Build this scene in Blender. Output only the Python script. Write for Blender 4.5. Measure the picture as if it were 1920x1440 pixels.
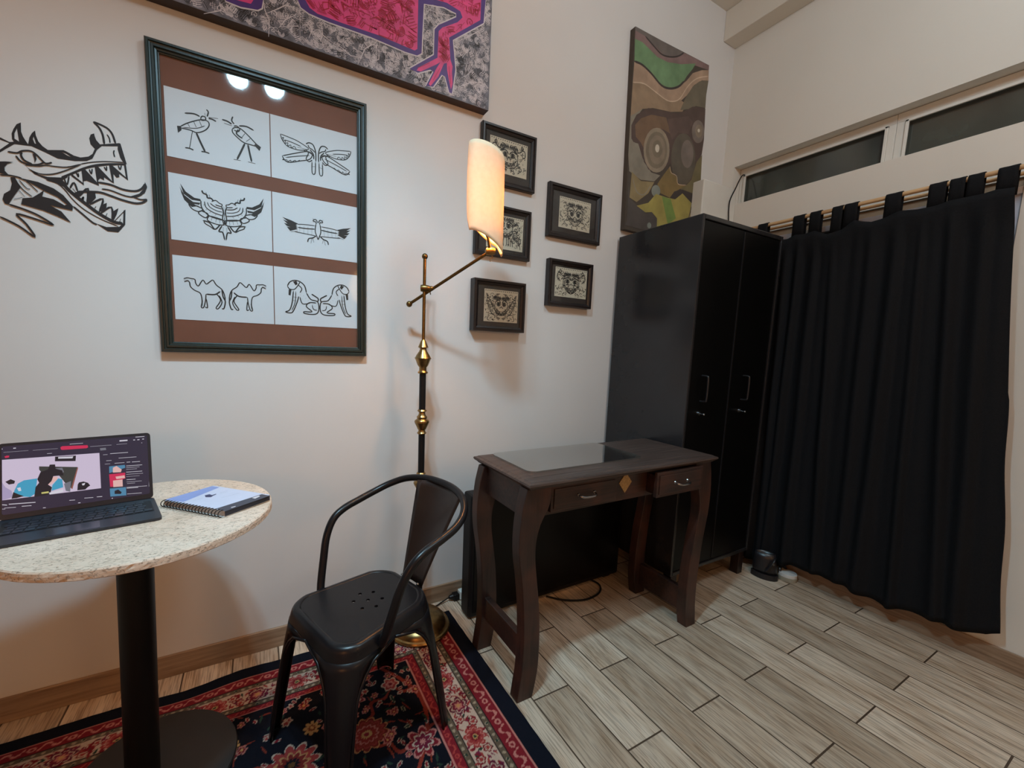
import bpy, bmesh, math, random
import numpy as np
from mathutils import Vector, Matrix
from mathutils.geometry import tessellate_polygon

for o in list(bpy.data.objects):
    bpy.data.objects.remove(o, do_unlink=True)
sc = bpy.context.scene
COL = sc.collection

# ------------------------------------------------------------------ camera
cam_d = bpy.data.cameras.new('camera'); cam = bpy.data.objects.new('camera', cam_d); COL.objects.link(cam)
sc.camera = cam
cam_d.sensor_fit = 'HORIZONTAL'; cam_d.sensor_width = 36.0
cam_d.lens = 771.8601 / 1920 * 36.0
cam_d.shift_x = 57.8357 / 1920; cam_d.shift_y = 25.6844 / 1920
cam_d.clip_start = 0.02
_R = [[0.8802010677776122, 0.47391666371667707, 0.025476972638159345],
      [-0.47339891251778776, 0.8728876218581367, 0.11815527594577652],
      [0.033757220118478024, -0.11606117119218097, 0.9926682500369255]]   # columns: right, forward, up
M = Matrix(((_R[0][0], _R[0][2], -_R[0][1], 0.0), (_R[1][0], _R[1][2], -_R[1][1], -1.73616),
            (_R[2][0], _R[2][2], -_R[2][1], 1.22263), (0, 0, 0, 1)))
cam.matrix_world = M

# ------------------------------------------------------------------ world, exposure, ceiling bulbs, fill lights
w = bpy.data.worlds.new('night'); sc.world = w; w.use_nodes = True
w.node_tree.nodes['Background'].inputs[0].default_value = (0.012, 0.014, 0.02, 1)
w.node_tree.nodes['Background'].inputs[1].default_value = 1.0
sc.view_settings.view_transform = 'Standard'; sc.view_settings.look = 'None'
sc.view_settings.exposure = -0.1; sc.view_settings.gamma = 1.0
sc.view_settings.use_curve_mapping = False

def lamp(name, loc, power, col, rad):
    l = bpy.data.lights.new(name, 'POINT'); l.energy = power; l.color = col; l.shadow_soft_size = rad
    o = bpy.data.objects.new(name, l); o.location = loc; COL.objects.link(o); return o
def spot(name, loc, aim, power, col, rad):
    l = bpy.data.lights.new(name, 'SPOT'); l.energy = power; l.color = col; l.shadow_soft_size = rad
    l.spot_size = math.radians(140); l.spot_blend = 1.0
    o = bpy.data.objects.new(name, l); o.location = loc; COL.objects.link(o)
    o.rotation_euler = (Vector(aim)-Vector(loc)).to_track_quat('-Z', 'Y').to_euler(); return o
# two cool ceiling spots above the middle of the room, just out of frame
spot('ceiling_spot', (-0.06, -1.1, 2.66), (-0.3, -0.95, 0.0), 80.0, (0.50, 0.83, 1.02), 0.05)
spot('ceiling_spot', (0.12, -1.1, 2.66), (0.7, -0.95, 0.0), 80.0, (0.50, 0.83, 1.02), 0.05)
lamp('cool_fill_light', (1.35, -1.75, 3.05), 38.0, (0.74, 0.90, 1.0), 0.22)  # soft cool fill, added out of view to brighten upper and right walls
# warm fill lights, added unseen behind the camera to colour the shade
lamp('warm_fill_light', (-1.3, -3.2, 1.55), 27.0, (1.0, 0.40, 0.12), 0.25)
lamp('warm_fill_light', (1.2, -3.3, 1.9), 17.0, (1.0, 0.54, 0.22), 0.25)

# ------------------------------------------------------------------ materials
MATS = {}
def nt(name):
    m = bpy.data.materials.new(name); m.use_nodes = True
    n = m.node_tree.nodes; l = m.node_tree.links
    return m, n, l, n['Principled BSDF']
def rgb(r, g, b):
    f = lambda c: ((c/255)/12.92 if c/255 <= 0.04045 else (((c/255)+0.055)/1.055)**2.4)
    return (f(r), f(g), f(b), 1)
def mat(name, col, rough=0.5, metal=0.0, var=0.06, scale=40.0, bump=0.0, spec=0.5, stretch=None, coat=0.0):
    if name in MATS: return MATS[name]
    m, n, l, p = nt(name)
    tc = n.new('ShaderNodeTexCoord'); mp = n.new('ShaderNodeMapping'); nz = n.new('ShaderNodeTexNoise')
    l.new(tc.outputs['Object'], mp.inputs['Vector']); l.new(mp.outputs['Vector'], nz.inputs['Vector'])
    if stretch: mp.inputs['Scale'].default_value = stretch
    nz.inputs['Scale'].default_value = scale; nz.inputs['Detail'].default_value = 4
    r = n.new('ShaderNodeValToRGB')
    r.color_ramp.elements[0].position = 0.3; r.color_ramp.elements[1].position = 0.7
    r.color_ramp.elements[0].color = tuple(c*(1-var) for c in col[:3]) + (1,)
    r.color_ramp.elements[1].color = tuple(min(1, c*(1+var)) for c in col[:3]) + (1,)
    l.new(nz.outputs['Fac'], r.inputs['Fac']); l.new(r.outputs['Color'], p.inputs['Base Color'])
    p.inputs['Roughness'].default_value = rough; p.inputs['Metallic'].default_value = metal
    p.inputs['Specular IOR Level'].default_value = spec; p.inputs['Coat Weight'].default_value = coat
    if bump:
        b = n.new('ShaderNodeBump'); b.inputs['Strength'].default_value = bump; b.inputs['Distance'].default_value = 0.002
        l.new(nz.outputs['Fac'], b.inputs['Height']); l.new(b.outputs['Normal'], p.inputs['Normal'])
    MATS[name] = m
    return m
def emis(name, col, s):
    if name in MATS: return MATS[name]
    m, n, l, p = nt(name)
    p.inputs['Base Color'].default_value = (0.01, 0.01, 0.012, 1); p.inputs['Roughness'].default_value = 0.25
    p.inputs['Emission Color'].default_value = col; p.inputs['Emission Strength'].default_value = s
    MATS[name] = m; return m
def glass(name, f0=0.04, tint=(0.97, 0.98, 0.975, 1), rough=0.0, dust=0.0, dustcol=(0.2, 0.2, 0.2, 1)):
    # thin clear sheet: see-through with a mirror reflection that grows towards grazing angles on both faces
    m = bpy.data.materials.new(name); m.use_nodes = True; n = m.node_tree.nodes; l = m.node_tree.links
    for x in list(n): n.remove(x)
    o = n.new('ShaderNodeOutputMaterial'); mx = n.new('ShaderNodeMixShader'); t = n.new('ShaderNodeBsdfTransparent')
    g = n.new('ShaderNodeBsdfGlossy'); t.inputs['Color'].default_value = tint; g.inputs['Roughness'].default_value = rough
    ge = n.new('ShaderNodeNewGeometry'); dp = n.new('ShaderNodeVectorMath'); dp.operation = 'DOT_PRODUCT'
    l.new(ge.outputs['Incoming'], dp.inputs[0]); l.new(ge.outputs['True Normal'], dp.inputs[1])
    def mt(op, a, b=None):
        k = n.new('ShaderNodeMath'); k.operation = op
        for i, v in enumerate((a, b)):
            if v is None: continue
            if isinstance(v, (int, float)): k.inputs[i].default_value = v
            else: l.new(v, k.inputs[i])
        return k.outputs[0]
    c = mt('ABSOLUTE', dp.outputs['Value']); p5 = mt('POWER', mt('SUBTRACT', 1.0, c), 5.0)
    f = mt('ADD', mt('MULTIPLY', p5, (1-f0)*(0.55 if f0 < 0.05 else 1.0)), f0)
    l.new(f, mx.inputs[0]); l.new(g.outputs[0], mx.inputs[2]); l.new(mx.outputs[0], o.inputs[0])
    if dust:
        d = n.new('ShaderNodeBsdfDiffuse'); d.inputs['Color'].default_value = dustcol; m2 = n.new('ShaderNodeMixShader')
        tc = n.new('ShaderNodeTexCoord'); nz = n.new('ShaderNodeTexNoise'); nz.inputs['Scale'].default_value = 5; l.new(tc.outputs['Object'], nz.inputs[0])
        l.new(mt('MULTIPLY', nz.outputs['Fac'], 2*dust), m2.inputs[0]); l.new(t.outputs[0], m2.inputs[1]); l.new(d.outputs[0], m2.inputs[2]); l.new(m2.outputs[0], mx.inputs[1])
    else: l.new(t.outputs[0], mx.inputs[1])
    return m

# plaster walls
def plaster(name, c1, c2):
    m, n, l, p = nt(name)
    tc = n.new('ShaderNodeTexCoord'); a = n.new('ShaderNodeTexNoise'); b = n.new('ShaderNodeTexNoise')
    l.new(tc.outputs['Object'], a.inputs['Vector']); l.new(tc.outputs['Object'], b.inputs['Vector'])
    a.inputs['Scale'].default_value = 1.6; a.inputs['Detail'].default_value = 5
    b.inputs['Scale'].default_value = 9.0; b.inputs['Detail'].default_value = 6
    r = n.new('ShaderNodeValToRGB'); r.color_ramp.elements[0].color = c1; r.color_ramp.elements[1].color = c2
    r.color_ramp.elements[0].position = 0.3; r.color_ramp.elements[1].position = 0.7
    l.new(a.outputs['Fac'], r.inputs['Fac']); l.new(r.outputs['Color'], p.inputs['Base Color'])
    p.inputs['Roughness'].default_value = 0.62; p.inputs['Specular IOR Level'].default_value = 0.3
    bu = n.new('ShaderNodeBump'); bu.inputs['Strength'].default_value = 0.12; bu.inputs['Distance'].default_value = 0.006
    l.new(b.outputs['Fac'], bu.inputs['Height']); l.new(bu.outputs['Normal'], p.inputs['Normal'])
    return m
m_wall = plaster('wall_paint', (0.66, 0.655, 0.645, 1), (0.70, 0.695, 0.685, 1))
m_wallR = plaster('wall_paint_side', (0.71, 0.69, 0.635, 1), (0.75, 0.73, 0.675, 1))
m_wallW = plaster('warm_wall_paint', (0.58, 0.46, 0.34, 1), (0.62, 0.50, 0.38, 1))
m_ceil = plaster('ceiling_paint', (0.68, 0.64, 0.56, 1), (0.72, 0.68, 0.60, 1))
m_white = mat('white_paint', rgb(222, 222, 216), 0.4, var=0.03, scale=8)

# wood look floor tile
def tile_floor():
    m, n, l, p = nt('wood_look_tile')
    tc = n.new('ShaderNodeTexCoord'); sx = n.new('ShaderNodeSeparateXYZ'); l.new(tc.outputs['Object'], sx.inputs[0])
    def mth(op, a, b=None, c=None):
        k = n.new('ShaderNodeMath'); k.operation = op
        for i, v in enumerate((a, b, c)):
            if v is None: continue
            if isinstance(v, (int, float)): k.inputs[i].default_value = v
            else: l.new(v, k.inputs[i])
        return k.outputs[0]
    W, L = 0.1565, 0.5637
    u = mth('DIVIDE', mth('SUBTRACT', sx.outputs[0], 0.980), W)
    row = mth('FLOOR', u)
    odd = mth('MODULO', mth('ADD', row, 100.0), 2.0)            # row 0 -> 0
    half = mth('MULTIPLY', mth('SUBTRACT', 1.0, odd), 0.5)
    v = mth('ADD', mth('DIVIDE', mth('SUBTRACT', sx.outputs[1], -0.6834), L), half)
    cell = mth('FLOOR', v)
    fu = mth('FRACT', u); fv = mth('FRACT', v)
    du = mth('MULTIPLY', mth('MINIMUM', fu, mth('SUBTRACT', 1.0, fu)), W)
    dv = mth('MULTIPLY', mth('MINIMUM', fv, mth('SUBTRACT', 1.0, fv)), L)
    seam = mth('LESS_THAN', du, 0.0024); butt = mth('LESS_THAN', dv, 0.0027)
    grout = mth('MAXIMUM', seam, butt)
    cid = n.new('ShaderNodeCombineXYZ'); l.new(row, cid.inputs[0]); l.new(cell, cid.inputs[1])
    wn = n.new('ShaderNodeTexWhiteNoise'); wn.noise_dimensions = '3D'; l.new(cid.outputs[0], wn.inputs['Vector'])
    # grain: long streaks along the plank, shifted per plank
    off = n.new('ShaderNodeVectorMath'); off.operation = 'SCALE'; off.inputs['Scale'].default_value = 37.0; l.new(wn.outputs['Color'], off.inputs[0])
    ad = n.new('ShaderNodeVectorMath'); ad.operation = 'ADD'; l.new(tc.outputs['Object'], ad.inputs[0]); l.new(off.outputs[0], ad.inputs[1])
    mp = n.new('ShaderNodeMapping'); mp.inputs['Scale'].default_value = (210, 9, 1); l.new(ad.outputs[0], mp.inputs['Vector'])
    g1 = n.new('ShaderNodeTexNoise'); g1.inputs['Scale'].default_value = 1.0; g1.inputs['Detail'].default_value = 5; g1.inputs['Distortion'].default_value = 0.6; l.new(mp.outputs[0], g1.inputs['Vector'])
    mp2 = n.new('ShaderNodeMapping'); mp2.inputs['Scale'].default_value = (22, 4, 1); l.new(ad.outputs[0], mp2.inputs['Vector'])
    g2 = n.new('ShaderNodeTexNoise'); g2.inputs['Scale'].default_value = 1.0; g2.inputs['Detail'].default_value = 4; l.new(mp2.outputs[0], g2.inputs['Vector'])
    r1 = n.new('ShaderNodeValToRGB'); e = r1.color_ramp.elements
    e[0].position = 0.40; e[0].color = rgb(98, 82, 68); e[1].position = 0.54; e[1].color = rgb(184, 169, 151)
    l.new(g1.outputs['Fac'], r1.inputs['Fac'])
    r2 = n.new('ShaderNodeValToRGB'); e = r2.color_ramp.elements
    e[0].position = 0.32; e[0].color = rgb(142, 124, 104); e[1].position = 0.7; e[1].color = rgb(188, 182, 170)
    l.new(g2.outputs['Fac'], r2.inputs['Fac'])
    mx = n.new('ShaderNodeMixRGB'); mx.inputs[0].default_value = 0.55; l.new(r1.outputs[0], mx.inputs[1]); l.new(r2.outputs[0], mx.inputs[2])
    r3 = n.new('ShaderNodeValToRGB'); e = r3.color_ramp.elements
    e[0].position = 0.0; e[0].color = (1.02, 0.95, 0.88, 1); e[1].position = 1.0; e[1].color = (1.62, 1.58, 1.54, 1)
    l.new(wn.outputs['Value'], r3.inputs['Fac'])
    mu = n.new('ShaderNodeMixRGB'); mu.blend_type = 'MULTIPLY'; mu.inputs[0].default_value = 1.0; l.new(mx.outputs[0], mu.inputs[1]); l.new(r3.outputs[0], mu.inputs[2])
    gr = n.new('ShaderNodeMixRGB'); l.new(grout, gr.inputs[0]); l.new(mu.outputs[0], gr.inputs[1]); gr.inputs[2].default_value = rgb(74, 60, 48)
    l.new(gr.outputs[0], p.inputs['Base Color'])
    p.inputs['Roughness'].default_value = 0.42; p.inputs['Specular IOR Level'].default_value = 0.4
    h = mth('SUBTRACT', mth('MULTIPLY', g1.outputs['Fac'], 0.35), grout)
    bu = n.new('ShaderNodeBump'); bu.inputs['Strength'].default_value = 0.5; bu.inputs['Distance'].default_value = 0.002
    l.new(h, bu.inputs['Height']); l.new(bu.outputs['Normal'], p.inputs['Normal'])
    return m
m_floor = tile_floor()

def wood(name, c1, c2, c3, axis='x', rough=0.45, coat=0.0, dens=90):
    m, n, l, p = nt(name)
    tc = n.new('ShaderNodeTexCoord'); mp = n.new('ShaderNodeMapping'); l.new(tc.outputs['Object'], mp.inputs['Vector'])
    mp.inputs['Scale'].default_value = {'x': (4, dens, dens), 'y': (dens, 4, dens), 'z': (dens, dens, 4)}[axis]
    g = n.new('ShaderNodeTexNoise'); g.inputs['Scale'].default_value = 1.0; g.inputs['Detail'].default_value = 6; g.inputs['Distortion'].default_value = 0.8
    l.new(mp.outputs[0], g.inputs['Vector'])
    b = n.new('ShaderNodeTexNoise'); b.inputs['Scale'].default_value = 7; b.inputs['Detail'].default_value = 3; l.new(tc.outputs['Object'], b.inputs['Vector'])
    r = n.new('ShaderNodeValToRGB'); e = r.color_ramp.elements; e[0].position = 0.35; e[0].color = c1; e[1].position = 0.65; e[1].color = c2
    l.new(g.outputs['Fac'], r.inputs['Fac'])
    r2 = n.new('ShaderNodeValToRGB'); e = r2.color_ramp.elements; e[0].position = 0.45; e[0].color = (0, 0, 0, 1); e[1].position = 0.75; e[1].color = (0.7, 0.7, 0.7, 1)
    l.new(b.outputs['Fac'], r2.inputs['Fac'])
    mx = n.new('ShaderNodeMixRGB'); l.new(r2.outputs[0], mx.inputs[0]); l.new(r.outputs[0], mx.inputs[1]); mx.inputs[2].default_value = c3
    l.new(mx.outputs[0], p.inputs['Base Color']); p.inputs['Roughness'].default_value = rough; p.inputs['Coat Weight'].default_value = coat
    bu = n.new('ShaderNodeBump'); bu.inputs['Strength'].default_value = 0.25; bu.inputs['Distance'].default_value = 0.0015
    l.new(g.outputs['Fac'], bu.inputs['Height']); l.new(bu.outputs['Normal'], p.inputs['Normal'])
    MATS[name] = m
    return m
m_desk = wood('dark_desk_wood', rgb(26, 18, 16), rgb(54, 35, 29), rgb(86, 46, 30), 'x', 0.42)
m_deskz = wood('dark_leg_wood', rgb(26, 18, 16), rgb(50, 32, 27), rgb(82, 45, 30), 'z', 0.42)
m_desktop = wood('worn_top_wood', rgb(48, 38, 35), rgb(78, 64, 58), rgb(58, 44, 38), 'x', 0.5)
m_skirt = wood('skirting_tile', rgb(128, 104, 82), rgb(160, 136, 112), rgb(146, 124, 104), 'x', 0.5, dens=60)
m_skirty = wood('skirting_tile_side', rgb(128, 104, 82), rgb(160, 136, 112), rgb(146, 124, 104), 'y', 0.5, dens=60)
m_rod = wood('pale_rod_wood', rgb(188, 150, 108), rgb(214, 180, 136), rgb(205, 168, 124), 'y', 0.5)
m_blackmetal = mat('black_metal', (0.014, 0.014, 0.016, 1), 0.3, var=0.05, scale=30, spec=0.5)
m_chair = mat('chair_black_paint', (0.006, 0.006, 0.0075, 1), 0.30, var=0.08, scale=60, spec=0.32)
m_chairback = mat('chair_back_warm_sheen', (0.018, 0.010, 0.008, 1), 0.28, var=0.08, scale=60)  # chair black with the lamp's warm reflection put into the base colour
m_ward = mat('wardrobe_black', (0.018, 0.018, 0.020, 1), 0.22, var=0.05, scale=12, spec=0.55)
m_wdoor = mat('wardrobe_door_black', (0.0025, 0.0025, 0.0025, 1), 0.35, var=0.05, scale=12, spec=0.16)
m_brass = mat('aged_brass', rgb(158, 128, 82), 0.3, 1.0, var=0.25, scale=55)
m_brassd = mat('dark_brass', rgb(120, 96, 58), 0.33, 1.0, var=0.25, scale=55)
m_black = mat('black_plastic', (0.006, 0.006, 0.007, 1), 0.4, spec=0.3)
m_chrome = mat('chrome', (0.30, 0.30, 0.31, 1), 0.25, 1.0, var=0.02)
m_ink = mat('black_ink', (0.012, 0.012, 0.014, 1), 0.6)
m_paper = mat('white_paper', rgb(214, 218, 226), 0.7, var=0.015, scale=6)
m_cream = mat('cream_paper', rgb(204, 196, 178), 0.75, var=0.04, scale=30)
m_glass = glass('picture_glass', 0.02, rough=0.05)
m_deskglass = glass('desk_glass', 0.6, (0.88, 0.93, 0.9, 1))

# ------------------------------------------------------------------ mesh helpers
class MB:
    def __init__(s): s.v = []; s.f = []; s.mi = []; s.sm = []
    def add(s, vs, fs, mi=0, sm=False):
        b = len(s.v); s.v += [tuple(x) for x in vs]
        for f in fs: s.f.append(tuple(b+i for i in f)); s.mi.append(mi); s.sm.append(sm)
    def box(s, x0, x1, y0, y1, z0, z1, mi=0, T=None):
        vs = [Vector((x, y, z)) for z in (z0, z1) for y in (y0, y1) for x in (x0, x1)]
        if T is not None: vs = [T @ v for v in vs]
        s.add(vs, [(0, 2, 3, 1), (4, 5, 7, 6), (0, 1, 5, 4), (2, 6, 7, 3), (0, 4, 6, 2), (1, 3, 7, 5)], mi)
        return s
    def tube(s, pts, r, seg=10, mi=0, cap=True, closed=False):
        pts = [Vector(p) for p in pts]; n = len(pts); rr = r if isinstance(r, (list, tuple)) else [r]*n
        ref = None; vs = []; fs = []
        for i, p in enumerate(pts):
            t = (pts[(i+1) % n] - pts[i-1]) if closed else (pts[min(i+1, n-1)] - pts[max(i-1, 0)])
            t.normalize()
            if ref is None:
                ref = t.cross(Vector((0, 0, 1)))
                if ref.length < 0.1: ref = t.cross(Vector((1, 0, 0)))
            ref = ref - t*ref.dot(t); ref.normalize(); bn = t.cross(ref)
            for k in range(seg):
                a = 2*math.pi*k/seg; vs.append(p + (ref*math.cos(a) + bn*math.sin(a))*rr[i])
        for i in range(n if closed else n-1):
            j = (i+1) % n
            for k in range(seg): fs.append((i*seg+k, i*seg+(k+1) % seg, j*seg+(k+1) % seg, j*seg+k))
        if cap and not closed: fs += [tuple(range(seg))[::-1], tuple((n-1)*seg+k for k in range(seg))]
        s.add(vs, fs, mi, True); return s
    def lathe(s, prof, c=(0, 0, 0), seg=32, mi=0):
        vs = []; fs = []; n = len(prof)
        for r, z in prof:
            for k in range(seg):
                a = 2*math.pi*k/seg; vs.append((c[0]+r*math.cos(a), c[1]+r*math.sin(a), c[2]+z))
        for i in range(n-1):
            for k in range(seg): fs.append((i*seg+k, i*seg+(k+1) % seg, (i+1)*seg+(k+1) % seg, (i+1)*seg+k))
        fs += [tuple(range(seg))[::-1], tuple((n-1)*seg+k for k in range(seg))]
        s.add(vs, fs, mi, True); return s
    def ball(s, c, r, mi=0, seg=16):
        return s.lathe([(max(1e-4, r*math.sin(math.pi*i/10)), -r*math.cos(math.pi*i/10)) for i in range(11)], c, seg, mi)
    def prism(s, poly, f0, f1, mi=0, sm=False):     # poly: 2d points; f0,f1 map a 2d point to 3d on both faces
        n = len(poly); vs = [f0(p) for p in poly] + [f1(p) for p in poly]
        tri = tessellate_polygon([[Vector((p[0], p[1], 0)) for p in poly]])
        fs = [tuple(t) for t in tri] + [tuple(n+i for i in t[::-1]) for t in tri] + [(i, n+i, n+(i+1) % n, (i+1) % n) for i in range(n)]
        s.add(vs, fs, mi, sm); return s
    def obj(s, name, mats, parent=None, bevel=0, auto=True, recalc=True):
        me = bpy.data.meshes.new(name); me.from_pydata(s.v, [], s.f)
        for m in (mats if isinstance(mats, (list, tuple)) else [mats]): me.materials.append(m)
        me.polygons.foreach_set('material_index', s.mi); me.polygons.foreach_set('use_smooth', s.sm)
        if recalc:
            bm = bmesh.new(); bm.from_mesh(me); bmesh.ops.recalc_face_normals(bm, faces=bm.faces); bm.to_mesh(me); bm.free()
        me.update()
        o = bpy.data.objects.new(name, me); COL.objects.link(o)
        if any(s.sm) and auto:
            try:
                with_ang = math.radians(40)
                me.set_sharp_from_angle(angle=with_ang)
            except Exception: pass
        if bevel:
            b = o.modifiers.new('bevel', 'BEVEL'); b.width = bevel; b.segments = 2; b.limit_method = 'ANGLE'; b.angle_limit = math.radians(40)
        if parent is not None:
            o.parent = parent; o.matrix_parent_inverse = Matrix.Translation(parent.location).inverted() if parent.type == 'EMPTY' else Matrix.Identity(4)
            if parent.type != 'EMPTY':
                pass
        return o
def thing(name, label, cat, loc=(0, 0, 0), group=None):
    o = bpy.data.objects.new(name, None); COL.objects.link(o); o.location = loc; o.empty_display_size = 0.05
    o['label'] = label; o['category'] = cat
    if group: o['group'] = group
    return o
def tag(o, label, cat, group=None, kind=None):
    o['label'] = label; o['category'] = cat
    if group: o['group'] = group
    if kind: o['kind'] = kind
    return o
def struct(o): o['kind'] = 'structure'; return o
def smooth_path(pts, n=6, closed=False):
    P = [Vector(p) for p in pts]; out = []; N = len(P)
    for i in range(N if closed else N-1):
        if closed: a, b, c, d = P[i-1], P[i], P[(i+1) % N], P[(i+2) % N]
        else: a, b, c, d = P[max(i-1, 0)], P[i], P[i+1], P[min(i+2, N-1)]
        for k in range(n):
            t = k/n; out.append(0.5*((2*b)+(c-a)*t+(2*a-5*b+4*c-d)*t*t+(3*b-a-3*c+d)*t**3))
    if not closed: out.append(P[-1])
    return out

# flat drawn artwork: filled shapes and ink strokes laid on a plane, each layer a hair in front of the last
def art(mb, data, to3, keymap, d0=0.0004, step=0.00004, smooth=True):
    lay = 0
    for line in data.strip().split('\n'):
        k, m, wd, pp = line.split(';'); loops = [[tuple(int(c)/1e4 for c in q.split(',')) for q in lp.split()] for lp in pp.split('|')]
        lay += 1; d = d0 + lay*step; mi = keymap[m]
        if k == 'f':
            V = [Vector((p[0], p[1], 0)) for lp in loops for p in lp]
            tri = tessellate_polygon([[Vector((p[0], p[1], 0)) for p in lp] for lp in loops])
            mb.add([to3(v.x, v.y, d) for v in V], [tuple(t) for t in tri], mi)
        else:
            hw = float(wd)*art.unit/2
            pts = [Vector((p[0], p[1])) for p in loops[0]]
            if smooth and len(pts) > 2:
                pts = [Vector((q.x, q.y)) for q in smooth_path([(p.x, p.y, 0) for p in pts], 4)]
            vs = []; n = len(pts)
            for i, p in enumerate(pts):
                t = pts[min(i+1, n-1)] - pts[max(i-1, 0)]
                if t.length < 1e-9: t = Vector((1, 0))
                t.normalize(); nn = Vector((-t.y, t.x))
                e = hw*(0.35 if i in (0, n-1) else 1.0)
                vs += [to3(*(p+nn*e), d), to3(*(p-nn*e), d)]
            mb.add(vs, [(2*i, 2*i+1, 2*i+3, 2*i+2) for i in range(n-1)], mi)
art.unit = 0.0003

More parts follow.
